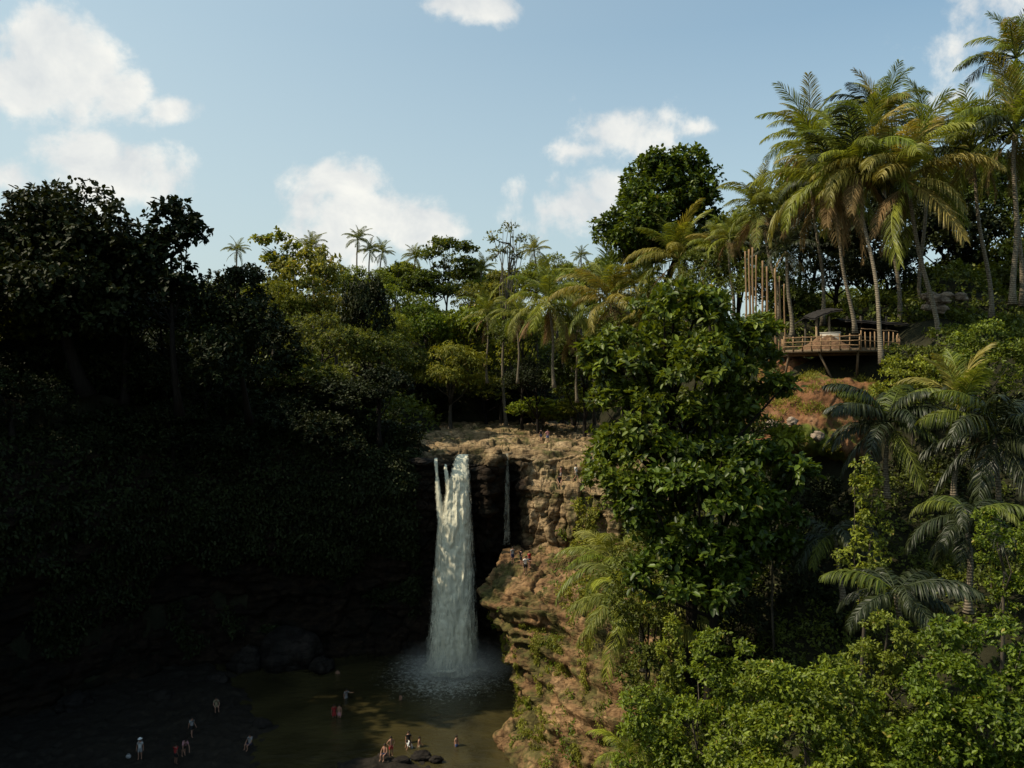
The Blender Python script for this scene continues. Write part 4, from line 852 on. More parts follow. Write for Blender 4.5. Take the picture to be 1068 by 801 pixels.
palm(640, 590, 56, 66, 'smaller olive palm above the arching one, behind the big-leaved tree', pal='olive', n=18, dead=0, nuts=False, name='feather_palm', group='arching palms on the bluff', order=['high', 'mid', 'mid', 'low', 'low'], base=(650, 650), tr=.2)
palm(655, 792, 34, 46, 'young bright fern-like palm at the foot of the bluff', pal='bright', n=8, dead=0, nuts=False, name='young_palm', order=['up', 'high', 'mid', 'mid'], trunk=False, base=(655, 794))
# --- foreground vine covered bushes
def bush(u, v, D, lob, n, leaf, mat, label, seed, name='leafy_bush', **kw):
    c = P(u, v, D); return bigtree(u, v, D, lob, n, leaf, mat, label, (c[0], D+.8), name=name, cat='bush', r0=.12, seed=seed, nl=8, nsub=20, ss=(.16, .42), sd_=.82, gap=-.3, **kw)
BG = 'leafy bushes at the bottom right'
bush(1020, 728, 27, [(0, -50, 0, 48, 32), (40, -10, 0, 40, 50), (-25, 0, -.5, 44, 40), (-50, 40, -.5, 34, 40), (10, 50, -1, 60, 50), (60, 60, 0, 40, 50), (-20, 90, -1, 60, 40)], 34000, .165, 'vine', 'large bright green leafy bush in the bottom right corner', 71, tuft=5, group=BG)
bush(850, 740, 29, [(0, -30, 0, 44, 28), (-45, -8, 0, 40, 34), (30, 5, 0, 40, 40), (-15, 40, -1, 60, 40), (-70, 40, 0, 40, 40), (50, 60, 0, 44, 40), (0, 80, -1, 80, 36)], 34000, .165, 'vine', 'wide bright green leafy bush left of the dark cleft', 72, tuft=5, group=BG)
bush(752, 700, 33, [(0, -20, 0, 30, 22), (-10, 20, 0, 36, 30), (25, 35, 0, 34, 30), (-35, 70, 0, 46, 34), (20, 80, -1, 46, 30), (-70, 50, 0, 34, 30), (-85, 85, 0, 40, 30)], 16000, .18, 'vine', 'green leafy bush under the big-leaved trees, darker inside', 73, tuft=5, group=BG)
bush(700, 740, 35, [(0, -55, 0, 12, 40), (2, 0, 0, 18, 40), (-12, 40, 0, 30, 30), (20, 45, 0, 26, 28), (-30, 66, 0, 30, 24)], 11000, .14, 'bright', 'yellow-green creeper curtain climbing a stem beside the bluff', 74, name='climbing_creeper', tuft=5, group=BG, droop=.6)
bush(905, 610, 36, [(0, -95, 0, 14, 28), (5, -60, 0, 18, 28), (-6, -20, 0, 24, 22), (10, 10, 0, 18, 22), (-4, -120, 0, 12, 16)], 5000, .17, 'mid', 'column of yellow-green creeper between the dark palms', 75, name='climbing_creeper', tuft=5, droop=.6)
bush(925, 715, 31, [(0, -45, 0, 30, 26), (-20, -10, 0, 30, 30), (20, 10, 0, 24, 34), (0, 50, 0, 30, 34)], 12000, .14, 'mid', 'duller green bush between the two bright corner bushes', 76, tuft=5, group=BG)
bush(955, 400, 52, [(0, -10, 0, 30, 20), (25, 0, 0, 28, 20), (-22, 12, 0, 24, 16)], 6500, .2, 'mid', 'green bush below the big coconut palm, right of the deck', 77, tuft=5)
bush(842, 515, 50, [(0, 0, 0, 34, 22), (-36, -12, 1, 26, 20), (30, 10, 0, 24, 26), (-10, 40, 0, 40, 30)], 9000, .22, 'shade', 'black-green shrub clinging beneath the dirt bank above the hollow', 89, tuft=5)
bush(948, 374, 57, [(0, 0, 0, 26, 14), (24, 6, 0, 24, 16), (-16, 10, -1, 18, 12)], 4500, .22, 'deep', 'low green bush at the right end of the deck by the leaning trunk', 88, tuft=5)
bush(1025, 375, 50, [(0, -10, 0, 34, 26), (25, 10, 0, 30, 28), (-28, 15, 0, 28, 22)], 8000, .2, 'mid', 'green bush on the slope under the right-hand palm trunks', 78, tuft=5)
bush(1052, 585, 34, [(0, 0, 0, 26, 40), (-20, -30, 0, 16, 22), (10, 45, 0, 26, 26)], 6000, .14, 'vine', 'green bush at the right edge beside the shadowed palms', 79, tuft=5)
bush(610, 600, 66, [(0, -60, 0, 14, 26), (8, -20, 0, 22, 28), (-8, 18, 0, 20, 18), (16, 30, 0, 24, 20)], 6500, .24, 'yellow', 'yellow-green shrub on the rock ledges left of the big-leaved tree', 80, tuft=5)
bush(672, 665, 44, [(0, 0, 0, 34, 40), (10, 50, 0, 34, 40), (-16, -50, 0, 30, 34), (20, -90, 2, 34, 40)], 12000, .2, 'deep', 'dark leafy shrub between the bluff and the creeper-covered stem', 86, tuft=5)
bush(790, 408, 50, [(0, -10, 0, 24, 20), (-20, 20, 0, 28, 24), (5, 36, 1, 18, 14)], 5000, .22, 'deep', 'green bush left of the dirt bank beneath the deck', 87, tuft=5)
bush(556, 745, 71, [(0, -15, 0, 9, 12), (2, 10, 0, 8, 10)], 900, .25, 'vine', 'small leafy plant hanging low on the bluff above the water', 81, tuft=5)
bush(690, 590, 52, [(0, 0, 0, 34, 40), (10, 60, 0, 40, 40), (-10, -40, 0, 30, 30)], 9000, .2, 'deep', 'dark bush behind the arching palms on the bluff', 82, tuft=5)
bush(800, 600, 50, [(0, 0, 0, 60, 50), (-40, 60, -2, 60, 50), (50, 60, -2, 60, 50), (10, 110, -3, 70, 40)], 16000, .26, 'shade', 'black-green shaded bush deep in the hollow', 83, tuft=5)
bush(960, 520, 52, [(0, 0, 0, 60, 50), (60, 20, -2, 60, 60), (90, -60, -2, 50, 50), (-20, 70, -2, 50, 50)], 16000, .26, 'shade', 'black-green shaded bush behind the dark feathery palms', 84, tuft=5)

# ================================================================== dirt bank, deck, hut, poles
def dirt():
    rows = [[(790, 372, 65), (835, 372, 65), (885, 372, 64.5), (925, 376, 64.5), (950, 380, 65)],
            [(790, 392, 63), (835, 388, 62.5), (880, 388, 62), (922, 392, 62), (950, 404, 62)],
            [(792, 410, 57.5), (835, 402, 56.5), (880, 400, 56.5), (915, 408, 57.5), (940, 420, 59)],
            [(778, 436, 55.5), (815, 430, 54.4), (865, 424, 54.6), (905, 438, 55.5), (935, 455, 58)],
            [(768, 475, 54), (805, 466, 52.4), (850, 462, 52.6), (890, 470, 53.5), (925, 490, 56)],
            [(768, 500, 54.5), (805, 480, 53.8), (850, 476, 54.2), (890, 486, 55), (925, 500, 57)]]
    G = loft(np.array([[P(*c) for c in r] for r in rows]), 130, 170); G = smooth2(G, 4)[::-1].copy()
    n = normals(G); v, e = cells(G*.8); G = G+n*(.55*fbm(G*.35, 4)+.35*(v-.5)*sstep(31, 28, G[..., 2])+.12*fbm(G*2, 3))[..., None]
    m, nt, out = newmat('red_dirt'); geo = N(nt, 'ShaderNodeNewGeometry'); pos = geo.outputs['Position']
    n1 = noise_n(nt, .9, 8, .7, pos); n2 = noise_n(nt, .3, 5, .65, pos)
    c = ramp(nt, n1, [(.3, (.06, .028, .014)), (.5, (.17, .08, .037)), (.7, (.27, .15, .08))])
    c = mix(nt, ramp(nt, n2, [(.5, (0, 0, 0)), (.58, (1, 1, 1))]), c, ramp(nt, n1, [(.35, (.05, .07, .012)), (.65, (.15, .16, .03))]))
    princ(nt, out, c, .95, .1, bump(nt, n1, 1, .2))
    tag(obj('dirt_bank', mesh('dirt_bank', G.reshape(-1, 3), grid_faces(*G.shape[:2]), m)), 'bare reddish dirt bank with patches of grass under the deck', 'bank', kind='structure')
    return G
DIRT = dirt()
hang_on('dirt_grass', DIRT, 9000, .2, 'yellow', 91, 'patchy yellow-green grass and weeds on the dirt bank', lambda V: (V[:, 2] < 33) & (fbm(V*.5+3, 3)-.12*np.abs(V[:, 2]-31) > .05), .1, .2, cat='grass', drop=-.8)

def deck():
    A = P(818, 366, 60.5); B = P(898, 359, 57.2); C = P(936, 356, 60); D_ = P(940, 350, 65); E = P(812, 352, 65)
    zt = 34.65; pts = [A, B, C, D_, E]; o = B.copy(); o[2] = zt
    root = empty('viewing_deck', o, 'wooden viewing deck with pale bamboo railing jutting out above the dirt bank', 'deck')
    L = [np.array([p[0], p[1], zt])-o for p in pts]
    mb = MB(); V = [list(p) for p in L]+[list(p-np.array([0, 0, .22])) for p in L]; n = 5
    mb.add(V, [[i, i+n, (i+1) % n+n, (i+1) % n] for i in range(n)], [[0, 1, 2], [0, 2, 3], [0, 3, 4], [5, 7, 6], [5, 8, 7], [5, 9, 8]]); mb.build('platform', M_deckwood, root)
    g = np.random.default_rng(5)
    def run(p, q, k, h, name='railing', tall=False):
        p = np.array(p); q = np.array(q); 
        for i in range(k+1):
            s = p+(q-p)*i/k; m_ = MB(); m_.tube([s+np.array([0, 0, -.1]), s+np.array([g.normal()*.03, 0, h*g.uniform(.98, 1.12)])], .05 if not tall else .045, 6); m_.build('railing_post', M_bamboo, root)
        for z in ((.25, .6, .95) if not tall else (.45, 1.15)):
            t = np.linspace(0, 1, 9)[:, None]; ln = p+(q-p)*t; ln[:, 2] += z*h/1.0+g.normal(size=9)*.02; ln[:, 1] -= .06
            m_ = MB(); m_.tube(ln, .038, 6); m_.build('rail', M_bamboo, root)
    run(L[0], L[1]+np.array([-.1, 0, 0]), 8, 1.0)
    run(L[1], L[2], 8, 1.25, tall=True)
    run(L[2], L[3], 5, 1.1)
    run(L[4], L[0], 5, .9)
    dn = np.array([0, 0, -.25])
    for a, b in [((L[0]+L[1])/2+np.array([0, .5, 0])+dn, L[1]+np.array([-.2, 3.2, -3.6])), (L[1]+np.array([0, .5, 0])+dn, L[1]+np.array([1.2, 3.5, -3.0])), (L[0]+np.array([.6, .6, 0])+dn, L[0]+np.array([.8, 2.5, -2.8])), (L[2]+np.array([-.3, .4, 0])+dn, L[2]+np.array([-.3, .8, -3]))]:
        mb = MB(); mb.tube([a, b], .09, 6); mb.build('brace', M_deckwood, root)
    for i in range(3):
        mb = MB(); a = L[0]+(L[1]-L[0])*(.02)+np.array([0, .5+i*1.6, -.33]); b = L[2]+np.array([-.4, i*1.3, -.33]); mb.tube([a, b], .1, 6); mb.build('joist', M_deckwood, root)
    # things on the deck
    w = empty('concrete_block', P(866, 352, 62.2), 'pale concrete block wall standing at the back of the deck', 'wall')
    w.location.z = 34.7; mb = MB(); mb.box((0, 0, .7), (1.5, .5, 1.4), -.5); mb.build('block', simple('concrete', (.34, .31, .26), .85, .2), w); mb = MB(); mb.box((0, 0, 1.43), (1.56, .56, .06), -.5); mb.build('coping', simple('concrete_cap', (.4, .37, .31), .85, .25), w)
    x = np.linspace(-1, 1, 50); X, Y = np.meshgrid(x, x); p = np.stack([X, Y, 0*X], -1); Z = 1.25*np.clip(1-np.hypot(X, Y)**1.5, 0, 1)*(1+.25*fbm(p*2.5, 3))+.06*fbm(p*9, 2)-.12
    c = P(862, 352, 60.8); tag(obj('dirt_mound', mesh('dirt_mound', np.stack([X*2.3, Y*.95, Z], -1).reshape(-1, 3), grid_faces(50, 50), simple('brown_earth', (.16, .09, .05), .95, .5, 4), True), None, (c[0], c[1], 34.66)), 'mound of brown earth on the deck in front of the concrete block', 'earth mound')
deck()
def hut():
    o = P(868, 350, 66); zb = 34.2; o[2] = zb
    root = empty('open_hut', o, 'small open hut with dark sagging roof on wooden posts behind the deck', 'hut')
    g = np.random.default_rng(9)
    for x in (-1.3, -.2, 2.4, 4.6):
        for y in (0, 2.6):
            mb = MB(); mb.tube([(x, y, -.8), (x+g.normal()*.05, y, 3.6+.2*(y > 0))], .1, 7); mb.build('post', M_wood if y == 0 and x < 0 else M_bark, root)
    roofm = simple('dark_thatch', (.022, .019, .017), .8, .5, 5)
    for x0, x1, z0 in ((-1.9, .5, 3.9), (.7, 6, 3.35)):
        u = np.linspace(0, 1, 30); X, Y = np.meshgrid(u, u); p = np.stack([X*4, Y*3, 0*X], -1)
        Z = z0+(.5-.75*(1-X)**2 if x0 < 0 else .15-.3*X)-.35*np.abs(Y-.5)*2+.1*fbm(p*1.4, 3)
        V = np.stack([x0+(x1-x0)*X, -1+4.6*Y, Z], -1).reshape(-1, 3); V2 = V-np.array([0, 0, .14]); Fq = grid_faces(30, 30); n = 900
        ring = [i for i in range(30)]+[30*i+29 for i in range(1, 30)]+[870+i for i in range(28, -1, -1)]+[30*i for i in range(28, 0, -1)]
        sk = np.array([[ring[i], ring[(i+1) % len(ring)], ring[(i+1) % len(ring)]+n, ring[i]+n] for i in range(len(ring))])
        obj('roof', mesh('roof', np.concatenate([V, V2]), np.concatenate([Fq, Fq[:, ::-1]+n, sk]), roofm), root)
    mb = MB(); mb.box((1.6, 0, .9), (6.2, .1, .09)); mb.box((1.6, 0, 1.8), (6.2, .1, .09)); mb.build('cross_rail', M_deckwood, root)
    mb = MB(); mb.box((3.4, .3, .48), (2.4, .5, .07)); mb.box((2.5, .3, .2), (.1, .4, .5)); mb.box((4.3, .3, .2), (.1, .4, .5)); mb.build('bench', M_wood, root)
hut()
for i, (u, vt, vb, D, r) in enumerate([(777.5, 262, 332, 63, .075), (781.5, 260, 336, 63.5, .09), (785, 258, 340, 63, .085), (788.5, 266, 345, 64, .07), (795, 272, 345, 63, .085), (799.5, 278, 350, 63, .10), (808.5, 280, 350, 64, .10), (813, 288, 348, 64, .07), (818, 296, 350, 64.5, .06)]):
    b = P(u+.8, vb+14, D); t = P(u, vt, D)
    g = np.random.default_rng(i); mb = MB(); k = np.linspace(0, 1, 12)[:, None]; ln = (t-b)*k; ln[:, 0] += .03*np.sin(k[:, 0]*4+i)
    L = ['leftmost bamboo pole of the upright row above the big-leaved tree', 'second bamboo pole from the left in the upright row', 'third and tallest bamboo pole from the left', 'fourth thin bamboo pole from the left', 'fifth bamboo pole, just right of the gap in the row', 'thick sixth bamboo pole right of the gap', 'thick seventh bamboo pole standing apart', 'thin bamboo pole beside the last one', 'shortest bamboo pole at the right end of the row'][i]
    tag(mb.tube(ln, r*(1-.2*k[:, 0])*(1+.12*(np.arange(12) % 2)), 8) or mb.build('bamboo_pole', M_bamboo, None, True, tuple(b)), L, 'pole', 'upright bamboo poles')
# rocks
import bmesh
def boulder(name, c, s, mat, label, seed, group=None, cat='boulder'):
    bm = bmesh.new(); bmesh.ops.create_icosphere(bm, subdivisions=4, radius=1); V = np.array([v.co[:] for v in bm.verts]); Fq = np.array([[v.index for v in f.verts] for f in bm.faces]); bm.free()
    v, e = cells(V*1.3+seed); V = V*(1+.35*(v-.5)+.22*fbm(V*1.1+seed, 3)+.05*fbm(V*4+seed, 2))[:, None]*np.array(s)
    return tag(obj(name, mesh(name, V, Fq, mat, False), None, tuple(c)), label, cat, group)
def on(u, v, z=0.3): D = F*(CAMZ-z)/(v-400.5); return np.array([(u-534)/F*D, D, z])
BO = [(297, 700, 3.3, 2.4, 3.0, 'largest squarish boulder by the left shore of the pool'), (252, 700, 1.9, 1.6, 1.7, 'dark boulder left of the largest squarish boulder'), (222, 716, 1.3, 1.1, .9, 'low dark rock left of the boulders at the pool edge'),
      (333, 702, 1.2, 1.2, 1.1, 'rounded rock right of the largest squarish boulder'), (160, 735, 1.5, 1.2, .8, 'flat dark rock in the middle of the left gravel bank'), (70, 745, 1.6, 1.4, 1.2, 'dark rock near the left end of the gravel bank'), (270, 760, .9, .7, .5, 'small rock at the water line right of the gravel bank')]
for i, (u, v, a, b, c, l) in enumerate(BO): p = on(u, v, .2); boulder('boulder', (p[0], p[1]+b, c*.35), (a, b, c), M_boulder, l, 10+i*3, 'boulders on the left shore')
for i, (u, v, s, l) in enumerate([(440, 789, .55, 'rock at the right tip of the small gravel spit'), (419, 794, .5, 'rock in the middle of the gravel spit under the bathers'), (455, 792, .4, 'small wet rock in the water off the gravel spit'), (400, 790, .5, 'rock at the left end of the gravel spit')]):
    p = on(u, v, .2); boulder('spit_rock', p, (s*1.5, s, s*.7), M_boulder, l, 60+i, 'rocks on the gravel spit')
for i, (u, v, s, l) in enumerate([(968, 304, .5, 'pinkish rock at the left of the heap behind the palms'), (978, 308, .65, 'biggest pinkish rock of the heap behind the palms'), (988, 303, .4, 'small pinkish rock on the heap behind the palms'), (980, 317, .5, 'lowest pinkish rock of the heap behind the palms'), (1002, 305, .45, 'pale rock lying apart right of the heap behind the palms'), (966, 316, .35, 'small pale rock low on the left of the heap behind the palms')]):
    p = P(u, v, 64); p[2] = max(float(H(p[:1], p[1:2])[0])+.75, p[2]-.4); boulder('pale_rock', p, (s*1.3, s, s*.75), M_pale, l, 80+i, 'rocks in the pale heap')
for i, (u, v, D, s, l) in enumerate([(853, 455, 52, .35, 'pale stone lodged low on the dirt bank'), (806, 446, 53, .5, 'brown stone at the left foot of the dirt bank'), (790, 452, 52.6, .42, 'dark stone among the dry litter left of the dirt bank'), (826, 440, 53.4, .3, 'small stone in the middle of the dirt bank')]):
    boulder('stone', P(u, v, D-.2), (s*1.2, s, s), M_pale, l, 100+i, 'stones on the dirt bank')
for i, (x, y, a, b, c, l) in enumerate([(-10.4, 88.6, 1.4, 1.0, .8, 'dark overhanging rock at the left lip of the waterfall'), (-5.6, 93.5, 1.5, 1.0, .8, 'dark boulder sitting just behind the waterfall lip'), (-8.6, 95, 1.8, 1.1, .9, 'wide dark boulder above the left lip of the waterfall'), (-2.2, 89.8, .9, .9, 1.0, 'block-shaped brown rock right of the waterfall lip')]):
    z = surf_z(WALL, x, y) or 23; boulder('lip_rock', (x, y, z-.15), (a*1.1, b, c*(.6 if i != 4 else .35)), M_boulder if i in (0, 4) else M_wall, l, 120+i, 'rocks at the waterfall lip')

# ================================================================== people
SK = simple('skin', (.34, .18, .12), .55, .08, 6, .35); SKD = simple('skin_dark', (.20, .105, .07), .55, .08, 6, .35); HAIR = simple('dark_hair', (.02, .014, .01), .5)
CLOTH = {k: simple('cloth_'+k, c, .85, .1, 8) for k, c in dict(white=(.72, .72, .7), red=(.4, .04, .04), pink=(.5, .25, .27), blue=(.10, .16, .35), black=(.02, .02, .022), grey=(.3, .3, .3), navy=(.03, .04, .09), khaki=(.3, .25, .16)).items()}
def skin_mesh(name, verts, edges, rad, mat, sub=1):
    me = bpy.data.meshes.new(name); me.from_pydata([tuple(v) for v in verts], edges, []); o = bpy.data.objects.new(name, me); COL.objects.link(o)
    sk = o.modifiers.new('s', 'SKIN'); sk.use_smooth_shade = True
    for i, r in enumerate(rad):
        sv = me.skin_vertices[0].data[i]; sv.radius = (r, r) if isinstance(r, float) else r; sv.use_root = (i == 0)
    if sub: o.modifiers.new('b', 'SUBSURF').levels = sub
    dg = bpy.context.evaluated_depsgraph_get(); m2 = bpy.data.meshes.new_from_object(o.evaluated_get(dg)); m2.name = name
    bpy.data.objects.remove(o); bpy.data.meshes.remove(me); m2.materials.clear(); m2.materials.append(mat)
    m2.polygons.foreach_set('use_smooth', np.ones(len(m2.polygons), bool)); return m2
POSES = {
 'stand': dict(),
 'akimbo': dict(elL=(-.36, .05, 1.18), haL=(-.2, -.08, 1.02), elR=(.36, .05, 1.18), haR=(.2, -.08, 1.02)),
 'reach': dict(elR=(.36, -.25, 1.3), haR=(.45, -.5, 1.38), head=(.02, -.06, 0)),
 'walk': dict(knL=(-.11, -.22, .52), ftL=(-.12, -.25, .08), knR=(.1, .05, .5), ftR=(.11, .32, .1), haL=(-.27, .12, .84), haR=(.27, -.22, .9)),
 'bend': dict(lean=.75, haL=(-.2, -.62, .62), elL=(-.26, -.5, .88), haR=(.22, -.66, .6), elR=(.28, -.5, .88)),
 'sit': dict(sit=.45, knL=(-.14, -.45, .5), ftL=(-.15, -.5, .06), knR=(.14, -.45, .5), ftR=(.16, -.48, .06), haL=(-.18, -.38, .5), elL=(-.28, -.12, .68), haR=(.18, -.38, .5), elR=(.28, -.12, .68)),
}
PPL = {}
def person_meshes(pose, shirt, short, skinm):
    key = (pose, shirt, short, skinm.name)
    if key in PPL: return PPL[key]
    ps = POSES[pose]; dz = (ps['sit']-.92) if 'sit' in ps else 0; ln = ps.get('lean', 0)
    def up(x, y, z):          # upper-body points, leaned about the hips
        z0 = .92; dzz = z-z0; y2 = y*math.cos(ln)-dzz*math.sin(ln); z2 = y*math.sin(ln)+dzz*math.cos(ln); return (x, y2, z0+z2+dz)
    J = dict(pel=(0, 0, .92+dz), wai=up(0, 0, 1.08), che=up(0, .01, 1.30), nb=up(0, .01, 1.45), nk=up(0, -.01, 1.53), hd=up(*(np.array([0, -.02, 1.63])+np.array(ps.get('head', (0, 0, 0))))), ht=up(*(np.array([0, -.015, 1.71])+np.array(ps.get('head', (0, 0, 0))))),
             hiL=(-.1, 0, .88+dz), knL=(-.115, -.03, .5), anL=(-.12, .02, .1), ftL=(-.13, -.15, .04), hiR=(.1, 0, .88+dz), knR=(.115, -.03, .5), anR=(.12, .02, .1), ftR=(.13, -.15, .04),
             shL=up(-.18, .01, 1.42), elL=up(-.25, .03, 1.14), haL=up(-.27, -.05, .88), shR=up(.18, .01, 1.42), elR=up(.25, .03, 1.14), haR=up(.27, -.05, .88))
    for s in 'LR':
        if 'kn'+s in ps:
            J['kn'+s] = ps['kn'+s]; f = np.array(ps['ft'+s]); J['an'+s] = tuple(f+np.array([0, .05, .05])); J['ft'+s] = tuple(f+np.array([0, -.13, -.03]))
        for q in ('el', 'ha'):
            if q+s in ps: J[q+s] = ps[q+s]
    rad = dict(pel=.135, wai=.12, che=.15, nb=.085, nk=.055, hd=.098, ht=.075, hiL=.095, knL=.06, anL=.042, ftL=.038, hiR=.095, knR=.06, anR=.042, ftR=.038, shL=.062, elL=.043, haL=.03, shR=.062, elR=.043, haR=.03)
    E = [('pel', 'wai'), ('wai', 'che'), ('che', 'nb'), ('nb', 'nk'), ('nk', 'hd'), ('hd', 'ht'), ('pel', 'hiL'), ('hiL', 'knL'), ('knL', 'anL'), ('anL', 'ftL'), ('pel', 'hiR'), ('hiR', 'knR'), ('knR', 'anR'), ('anR', 'ftR'), ('nb', 'shL'), ('shL', 'elL'), ('elL', 'haL'), ('nb', 'shR'), ('shR', 'elR'), ('elR', 'haR')]
    nm = list(J); V = [J[k] for k in nm]; rr = [rad[k] for k in nm]; ed = [(nm.index(a), nm.index(b)) for a, b in E]
    for s, sx in (('L', -1), ('R', 1)):        # palm, four unequal fingers and a thumb
        h = np.array(J['ha'+s]); d = unit(h-np.array(J['el'+s])); sd = unit(np.cross(d, [0.3*sx, 0, 1.])+1e-3)
        b = len(V); V.append(tuple(h+d*.06)); rr.append(.024); ed.append((nm.index('ha'+s), b))
        for k, (o, l) in enumerate(((-.028, .07), (-.01, .08), (.009, .075), (.027, .06))):
            V += [tuple(h+d*.085+sd*o), tuple(h+d*(.085+l)+sd*o*1.15+np.array([-.012*sx, -.012, 0]))]; rr += [.0095, .007]; ed += [(b, len(V)-2), (len(V)-2, len(V)-1)]
        V += [tuple(h+d*.04-sd*.045), tuple(h+d*.08-sd*.06)]; rr += [.011, .008]; ed += [(b, len(V)-2), (len(V)-2, len(V)-1)]
    body = skin_mesh('body', V, ed, rr, skinm, 1)
    # face: nose, ears joined to the body mesh
    bm = bmesh.new(); bm.from_mesh(body); hd = Vector(J['hd'])
    for off, r in (((0, -.105, -.01), .016), ((-.1, 0, -.005), .02), ((.1, 0, -.005), .02)):
        bmesh.ops.create_icosphere(bm, subdivisions=1, radius=r, matrix=Matrix.Translation(hd+Vector(off)))
    bm.to_mesh(body); bm.free()
    mf = bmesh.new()
    for off, r in (((-.035, -.094, .015), .011), ((.035, -.094, .015), .011)): bmesh.ops.create_icosphere(mf, subdivisions=1, radius=r, matrix=Matrix.Translation(hd+Vector(off)))
    eyes = bpy.data.meshes.new('eyes'); mf.to_mesh(eyes); mf.free(); eyes.materials.append(HAIR)
    def sub(name, ks, es, grow, mat, cut=None):
        V2 = []; r2 = []
        for k in ks: V2.append(J[k] if k in J else cut[k]); r2.append((rad.get(k) or cut[k+'r'])+grow)
        return skin_mesh(name, V2, [(ks.index(a), ks.index(b)) for a, b in es], r2, mat, 1)
    out = [('body', body), ('eyes', eyes)]
    hb = bmesh.new(); bmesh.ops.create_icosphere(hb, subdivisions=2, radius=.112, matrix=Matrix.Translation(hd+Vector((0, .022, .035))))
    for v in list(hb.verts):
        if (v.co-hd).z < -.02 and (v.co-hd).y < .03: v.co.z = (hd.z)+.03
    hm = bpy.data.meshes.new('hair'); hb.to_mesh(hm); hb.free(); hm.materials.append(HAIR); out.append(('hair', hm))
    mid = lambda a, b, t: tuple(np.array(J[a])*(1-t)+np.array(J[b])*t)
    if short:
        cut = dict(tL=mid('hiL', 'knL', .75), tLr=.08, tR=mid('hiR', 'knR', .75), tRr=.08)
        out.append(('shorts', sub('shorts', ['pel', 'hiL', 'hiR', 'tL', 'tR', 'wai'], [('pel', 'wai'), ('pel', 'hiL'), ('hiL', 'tL'), ('pel', 'hiR'), ('hiR', 'tR')], .016, CLOTH[short], cut)))
    if shirt:
        cut = dict(sL=mid('shL', 'elL', .55), sLr=.06, sR=mid('shR', 'elR', .55), sRr=.06)
        out.append(('shirt', sub('shirt', ['che', 'wai', 'pel', 'nb', 'shL', 'shR', 'sL', 'sR'], [('che', 'nb'), ('che', 'wai'), ('wai', 'pel'), ('nb', 'shL'), ('shL', 'sL'), ('nb', 'shR'), ('shR', 'sR')], .022, CLOTH[shirt], cut)))
    PPL[key] = out; return out
def person(x, y, z, pose, shirt, short, label, rz=0, skinm=None, h=1.0, group='visitors at the waterfall', hat=None):
    root = empty('person', (x, y, z), label, 'person', group); root.rotation_euler = (0, 0, rz); root.scale = (h,)*3
    for n, me in person_meshes(pose, shirt, short, skinm or SK): obj(n, me, root)
    if hat:
        mb = MB(); a = [(.0, .0, 1.73), (0, 0, 1.76), (0, 0, 1.80), (0, 0, 1.86)]; mb.tube(a, [.2, .19, .11, .07], 14); mb.build('hat', CLOTH[hat], root, True)
    return root
def stand(G, u, v, D, hi=99):
    x = (u-534)/F*D; z = surf_z(G, x, D, hi, .45)
    return x, D, (z if z is not None else P(u, v, D)[2])-.06
def place(G, u, v, D0, D1, hi=99):
    """the spot on sheet G whose projection is nearest (u,v)"""
    V = G.reshape(-1, 3); k = (V[:, 1] > 40) & (V[:, 1] < D1) & (V[:, 2] < hi); W = V[k]
    uu = 534+F*W[:, 0]/W[:, 1]; vv = 400.5+F*(CAMZ-W[:, 2])/W[:, 1]; k = np.abs(uu-u) < 2.6; W, uu, vv = W[k], uu[k], vv[k]
    o = np.argsort(W[:, 1]); W, uu, vv = W[o], uu[o], vv[o]; vis = vv <= np.minimum.accumulate(vv)+.6; vis &= W[:, 1] > D0; W, uu, vv = W[vis], uu[vis], vv[vis]
    w = W[np.argmin((uu-u)**2+(vv-v)**2)]
    q = np.hypot(V[:, 0]-w[0], V[:, 1]-w[1]) < .35; q &= np.abs(V[:, 2]-w[2]) < 1.2
    return w[0], w[1], float(max(w[2], np.percentile(V[q, 2], 60)))
def put(G, u, v, D0, D1, *a, hi=99, **k): x, y, z = place(G, u, v, D0, D1, hi); return person(x, y, z-.04, *a, **k)
put(WALL, 565, 462, 92, 112, 'stand', 'black', 'navy', 'person in dark clothes standing on the plateau, left of the pair', 2.6)
put(WALL, 571, 461, 92, 112, 'akimbo', 'pink', 'blue', 'person in a pink top standing on the plateau, right of the pair', .4)
put(WALL, 601, 503, 84, 93, 'walk', 'white', 'khaki', 'person in a white shirt standing alone on the rock ledge', 1.2, h=1.1)
put(WALL, 584.5, 497, 84, 93, 'stand', None, 'grey', 'bare-chested person standing left of the one in white on the rock ledge', 1.2)
put(WALL, 583, 508, 84, 93, 'sit', 'black', 'black', 'person in black sitting on the rock ledge edge', 0)
put(BLUFF, 534, 588, 74, 90, 'stand', 'grey', 'navy', 'person in a pale grey top, leftmost of the group on top of the bluff', .6)
put(BLUFF, 543.5, 590, 74, 90, 'akimbo', 'black', 'black', 'person in black, second from left in the group on the bluff', 2)
put(BLUFF, 552.5, 592, 74, 90, 'stand', 'red', 'navy', 'person in a red top, rightmost of the group on the bluff', 1)
put(BLUFF, 547.5, 600, 72, 84, 'reach', 'white', 'black', 'person in a white shirt in front of the group on the bluff', .3, h=1.05)
put(SHORE, 408, 788, 60, 75, 'akimbo', None, 'red', 'pink-skinned bather in red shorts standing left on the gravel spit', .5)
put(SHORE, 402, 791, 60, 75, 'sit', None, 'navy', 'bather crouching beside the one in red shorts on the gravel spit', -.4)
put(SHORE, 425.5, 783, 60, 75, 'stand', 'black', 'black', 'person in black standing on the middle of the gravel spit', .2)
put(SHORE, 430, 790, 60, 75, 'bend', 'white', 'grey', 'person in a white shirt bending forward on the gravel spit', -1.2)
put(SHORE, 437, 788, 60, 75, 'walk', None, 'khaki', 'bare-chested person in khaki shorts at the right of the gravel spit', 1.4)
